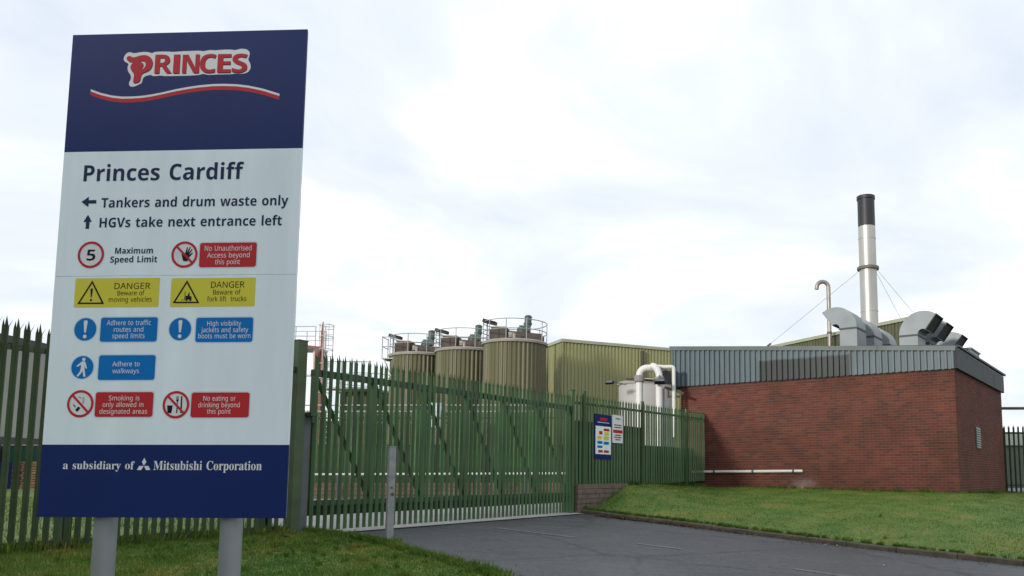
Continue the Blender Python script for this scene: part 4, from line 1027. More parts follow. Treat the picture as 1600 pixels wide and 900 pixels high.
# dark panels set in for the shade on the lower right fence
M_SHADEPANEL = mat("shade_dark_green", (0.034, 0.034, 0.027), 0.9, var=0.3, scale=1.5, dirt=(0.06, 0.06, 0.045), dirt_amt=0.5)
def shade_panels(label, a, c, z0, z1, n):
    a, c = Vector(a), Vector(c); d = c - a
    r = thing("shade_panel", label, "wall", (a.x, a.y, z0), math.atan2(d.y, d.x)); L = d.length
    for k in range(n):
        b = MB(); b.box(L * k / n + 0.006, random.uniform(-0.006, 0.006), 0, L * (k + 1) / n - 0.006, 0.15, z1 - z0); b.build("wall_panel", M_SHADEPANEL, r)
    b = MB(); b.box(0, -0.03, z1 - z0 + 0.001, L, 0.18, z1 - z0 + 0.05); b.build("coping", M_SHADEPANEL, r)
shade_panels("taller dark panel in place of shade behind the notice boards on the right fence", P(8.0, 0, -0.45).xy, P(11.6, 0, -0.45).xy, -0.85, 1.30, 4)
shade_panels("lower dark panel in place of shade behind the fence next to the brick building", P(11.65, 0, -0.5).xy, P(15.2, 0, -0.4).xy, -0.85, 0.82, 4)

M_YARDSHADE = mat("shade_brown_olive", (0.050, 0.056, 0.036), 0.9, var=0.4, scale=0.8, dirt=(0.035, 0.035, 0.025), dirt_amt=0.6)  # dark sheet that gives the shade behind the gate by its colour
yb = thing("shade_panel", "long dark panel in place of shade before the tall tanks behind the inner fence", "wall", (-16.6, 36.7, -0.85))
for k in range(9):
    b = MB(); b.box(k * 1.6 + 0.01, random.uniform(-0.01, 0.01), 0, k * 1.6 + 1.59, 0.2, 2.2); b.build("wall_panel", M_YARDSHADE, yb)
b = MB(); b.box(0, -0.04, 2.201, 14.4, 0.24, 2.26); b.build("coping", M_YARDSHADE, yb)

# pale tank with white pipework
M_GTANK = mat("pale_grey_tank", (0.40, 0.385, 0.36), 0.45, var=0.08, scale=1, stretch=(1, 1, 0.2))
gt = thing("round_tank", "pale grey smooth round tank behind white pipes, left of the brick building", "tank", (0.28, 33.2, -0.84))
b = MB(); b.lathe([(1.15, 0), (1.15, 4.5)], n=40); smooth_edges(b.build("shell", M_GTANK, gt), 60)
b = MB(); b.lathe([(1.15, 4.5), (1.20, 4.5), (1.20, 4.62), (1.0, 4.66), (0.001, 4.82)], n=40); b.build("lid", M_RIM, gt)
pw = thing("pipework", "thick white pipes with grey collars bending over before the pale round tank", "pipes", (0.0, 25.7, -0.74))
pw.scale = (0.886, 0.886, 0.886)
M_COLLAR = mat("grey_collar", (0.24, 0.235, 0.23), 0.7, var=0.2, scale=5)
def bend(c, r, a0, a1, n=10): return [(c[0] + r * math.cos(R(a0 + (a1 - a0) * k / n)), c[1], c[2] + r * math.sin(R(a0 + (a1 - a0) * k / n))) for k in range(n + 1)]
zt_ = 4.67
b = MB(); b.tube([(-0.02, 0, -0.12), (-0.02, 0, zt_ - 0.30)] + bend((0.26, 0, zt_ - 0.28), 0.28, 180, 90) + [(0.62, 0.0, zt_ - 0.0), (0.95, 0.2, zt_)], 0.125, 16); smooth_edges(b.build("pipe", M_PVC, pw), 60)
b = MB(); b.tube([(0.42, -0.35, zt_ + 0.02), (0.50, -0.40, zt_ + 0.0), (0.60, -0.43, zt_ - 0.10), (0.67, -0.45, zt_ - 0.28), (0.67, -0.45, zt_ - 0.5), (0.67, -0.45, 0)], 0.122, 16); smooth_edges(b.build("pipe", M_PVC, pw), 60)
b = MB(); b.tube([(0.62, -0.1, zt_ + 0.02), (1.12, -0.1, zt_ + 0.03)] + bend((1.12, -0.1, zt_ - 0.05), 0.08, 90, 0, 5) + [(1.20, -0.1, 2.2)], 0.068, 12); smooth_edges(b.build("pipe", M_PVC, pw), 60)
b = MB(); b.tube([(0.84, -0.3, 0), (0.84, -0.3, 3.9)], 0.04, 8); b.build("pipe", M_GALV, pw)
b = MB(); b.tube([(-0.02, 0, zt_ - 0.52), (-0.02, 0, zt_ - 0.47), (-0.02, 0, zt_ - 0.30), (-0.02, 0, zt_ - 0.26)], [0.14, 0.185, 0.185, 0.14], 18); b.build("collar", M_COLLAR, pw)
b = MB(); b.tube([(0.67, -0.45, zt_ - 0.62), (0.67, -0.45, zt_ - 0.57), (0.67, -0.45, zt_ - 0.40), (0.665, -0.45, zt_ - 0.36)], [0.135, 0.18, 0.18, 0.135], 18); b.build("collar", M_COLLAR, pw)
b = MB(); b.bar((0.9, 0.25, 4.0), (1.55, -0.3, 3.72), 0.09, 0.09); b.bar((-0.5, 0.4, 4.32), (1.3, 0.4, 4.22), 0.08, 0.08); b.build("support_beam", M_BROWN, pw)
b = MB(); b.box(0.75, 0.05, 4.12, 1.16, 0.3, 4.58); b.build("valve_box", M_SEAM, pw)
def lamp(label, loc, rz, tilt):
    r = thing("floodlight", label, "floodlight", loc, rz); r.scale = (0.72, 0.72, 0.72)
    b = MB(); c, s = math.cos(tilt), math.sin(tilt)
    pr_ = lambda x, y, z: (x, y * c - z * s, y * s + z * c)
    b.hexa([pr_(*q) for q in ((-0.22, -0.02, -0.10), (0.22, -0.02, -0.10), (0.22, 0.16, -0.06), (-0.22, 0.16, -0.06), (-0.22, -0.02, 0.10), (0.22, -0.02, 0.10), (0.22, 0.16, 0.06), (-0.22, 0.16, 0.06))]); b.build("housing", M_BLACK, r)
    b = MB(); b.face([pr_(*q) for q in ((-0.19, -0.024, -0.08), (0.19, -0.024, -0.08), (0.19, -0.024, 0.08), (-0.19, -0.024, 0.08))]); b.build("glass", mat("lamp_glass", (0.10, 0.105, 0.11), 0.25), r)
    return r
f1 = lamp("dark floodlight on an arm at the left edge of the pale round tank", (-1.18, 31.2, 3.60), R(-20), R(-35))
b = MB(); b.bar((0.1, 0.1, 0), (0.75, 0.6, -0.12), 0.05, 0.05); b.build("arm", M_STEELGREY, f1)
f2 = lamp("small dark lamp hanging under the elbow of the white pipe", (0.60, 25.0, 2.92), 0, R(-55))
b = MB(); b.bar((0, 0.1, 0.05), (0.0, 0.25, 0.25), 0.05, 0.05); b.build("arm", M_STEELGREY, f2)

# ------------------------------------------------------------------ far left and far right
M_GREYW = mat("grey_cladding", (0.27, 0.27, 0.235), 0.7, var=0.06, scale=0.5); M_GREYD = mat("dark_plinth", (0.055, 0.05, 0.046), 0.8, var=0.1, scale=0.6)
gw = thing("grey_warehouse", "large grey warehouse with a dark lower band behind the left fence", "warehouse", (-42, 46, -0.84))
b = MB(); b.box(-20, 0, 3.4, 0, 46, 9.6); b.build("wall", M_GREYW, gw)
b = MB(); b.box(-20, 0.01, 0, 0.03, 46, 3.39); b.build("plinth_wall", M_GREYD, gw)
b = MB(); b.box(-20.3, -0.3, 9.61, 0.3, 46.3, 10.1); b.build("roof", mat("dark_roof_edge", (0.04, 0.045, 0.045), 0.7), gw)
for k in range(15):
    b = MB(); b.box(0.001, 0.03 + k * 3.06, 3.42, 0.06, 0.03 + k * 3.06 + 3.0, 9.55); b.build("cladding_panel", M_GREYW, gw)
b = MB(); b.face([(-90, 50.4, -0.82), (-20, 50.4, -0.82), (-20, 92, -0.82), (-90, 92, -0.82)]); struct(b.build("concrete_apron", M_CONC))
def skip(name, label, loc, m, sx, sy, sz, cat):
    r = thing(name, label, cat, loc, R(6))
    b = MB(); b.hexa([(0.15, 0.1, 0.05), (sx - 0.15, 0.1, 0.05), (sx - 0.15, sy - 0.1, 0.05), (0.15, sy - 0.1, 0.05), (0, 0, sz), (sx, 0, sz), (sx, sy, sz), (0, sy, sz)]); b.build("body", m, r)
    b = MB(); b.box(-0.05, -0.05, sz + 0.001, sx + 0.05, sy + 0.05, sz + 0.07); b.build("rim", M_WSTEEL if cat == "skip" else m, r)
    for k in range(4):
        b = MB(); xx = sx * (0.15 + 0.23 * k); b.box(xx - 0.04, -0.03, 0.1, xx + 0.04, 0.06, sz - 0.05); b.build("rib", m, r)
    return r
skip("waste_skip", "green waste skip standing on the concrete in front of the grey warehouse", (-41.6, 53.6, -0.82), mat("skip_green", (0.012, 0.085, 0.05), 0.5), 3.0, 1.6, 2.8, "skip")
skip("blue_bin", "dark blue bin before the green skip behind the left fence", (-41.0, 51.9, -0.82), mat("bin_blue", (0.012, 0.022, 0.10), 0.5), 1.6, 1.1, 1.65, "bin")
pl_ = thing("pallet_stack", "stack of brown wooden pallets beside the blue bin", "pallets", (-39.15, 51.4, -0.82), R(5))
M_WOOD = mat("pallet_wood", (0.28, 0.15, 0.065), 0.8, var=0.3, scale=3)
for k in range(11):
    b = MB(); z = k * 0.16; j = random.uniform(-0.04, 0.04)
    for y in (0.0, 0.27, 0.54, 0.81): b.box(j, y, z + 0.10, 1.2 + j, y + 0.16, z + 0.125)
    for x in (0.0, 0.52, 1.06): b.box(x + j, 0, z, x + j + 0.14, 0.97, z + 0.099)
    b.build("pallet", M_WOOD, pl_)
fs = thing("far_shed", "low grey-green shed far behind the fence at the right edge", "shed", (24, 58, -0.84), R(8))
b = MB(); b.box(0, 0, 0, 22, 8, 3.0); b.build("wall", mat("grey_green_shed", (0.10, 0.11, 0.085), 0.8), fs)
b = MB(); b.hexa([(-0.3, -0.3, 3.001), (22.3, -0.3, 3.001), (22.3, 8.3, 3.001), (-0.3, 8.3, 3.001), (-0.3, 4, 4.2), (22.3, 4, 4.2), (22.3, 4.1, 4.2), (-0.3, 4.1, 4.2)]); b.build("roof", mat("grey_green_roof", (0.16, 0.17, 0.14), 0.8), fs)
op = thing("overhead_pipe", "thin dark overhead pipe leaving the brick building at the right edge", "pipe", (12.75, 28.6, 2.34))
b = MB(); b.tube([(-0.5, -0.2, 0), (6.5, 0.2, 0.05)], 0.05, 8); b.build("pipe_run", M_BROWN, op)
b = MB(); b.box(6.0, 0.1, -2.95, 6.12, 0.22, -0.02); b.build("support", M_STEELGREY, op)
# a few leaves and scraps lying about
M_LEAF = mat("brown_leaf", (0.10, 0.05, 0.025), 0.9, var=0.3); M_SCRAP = flat("pale_scrap", (0.6, 0.58, 0.5))
def on_loft(g, i, j): return g[i, j]
for k, (i, j) in enumerate([(9, 6), (12, 4), (14, 7), (16, 3), (18, 6), (11, 8), (20, 5), (15, 5)]):
    q = gv[i, j]; leaf(q[0] + random.uniform(-0.2, 0.2), q[1], q[2] + 0.03, random.uniform(0.03, 0.05), M_LEAF, "fallen_leaf", "small brown fallen leaf on the verge grass", "fallen leaves on the verge")
for (x, y, r, lab) in ((3.45, 14.6, 0.035, "larger pale scrap on the road beside the kerb"), (3.28, 14.68, 0.025, "smaller pale scrap on the road beside the kerb"), (3.55, 12.1, 0.03, "pale scrap lying on the open road")):
    leaf(x, y, zt(x, y) + 0.004, r, M_SCRAP, "litter_scrap", lab, None, "litter")
for (i, j, r, lab) in ((34, 3, 0.06, "pale scrap on the bank grass near the right end of the kerb"), (31, 8, 0.04, "tiny pale scrap high on the bank below the brick corner")):
    q = gb[i, j]; leaf(q[0], q[1], q[2] + 0.04, r, M_SCRAP, "litter_scrap", lab, None, "litter")

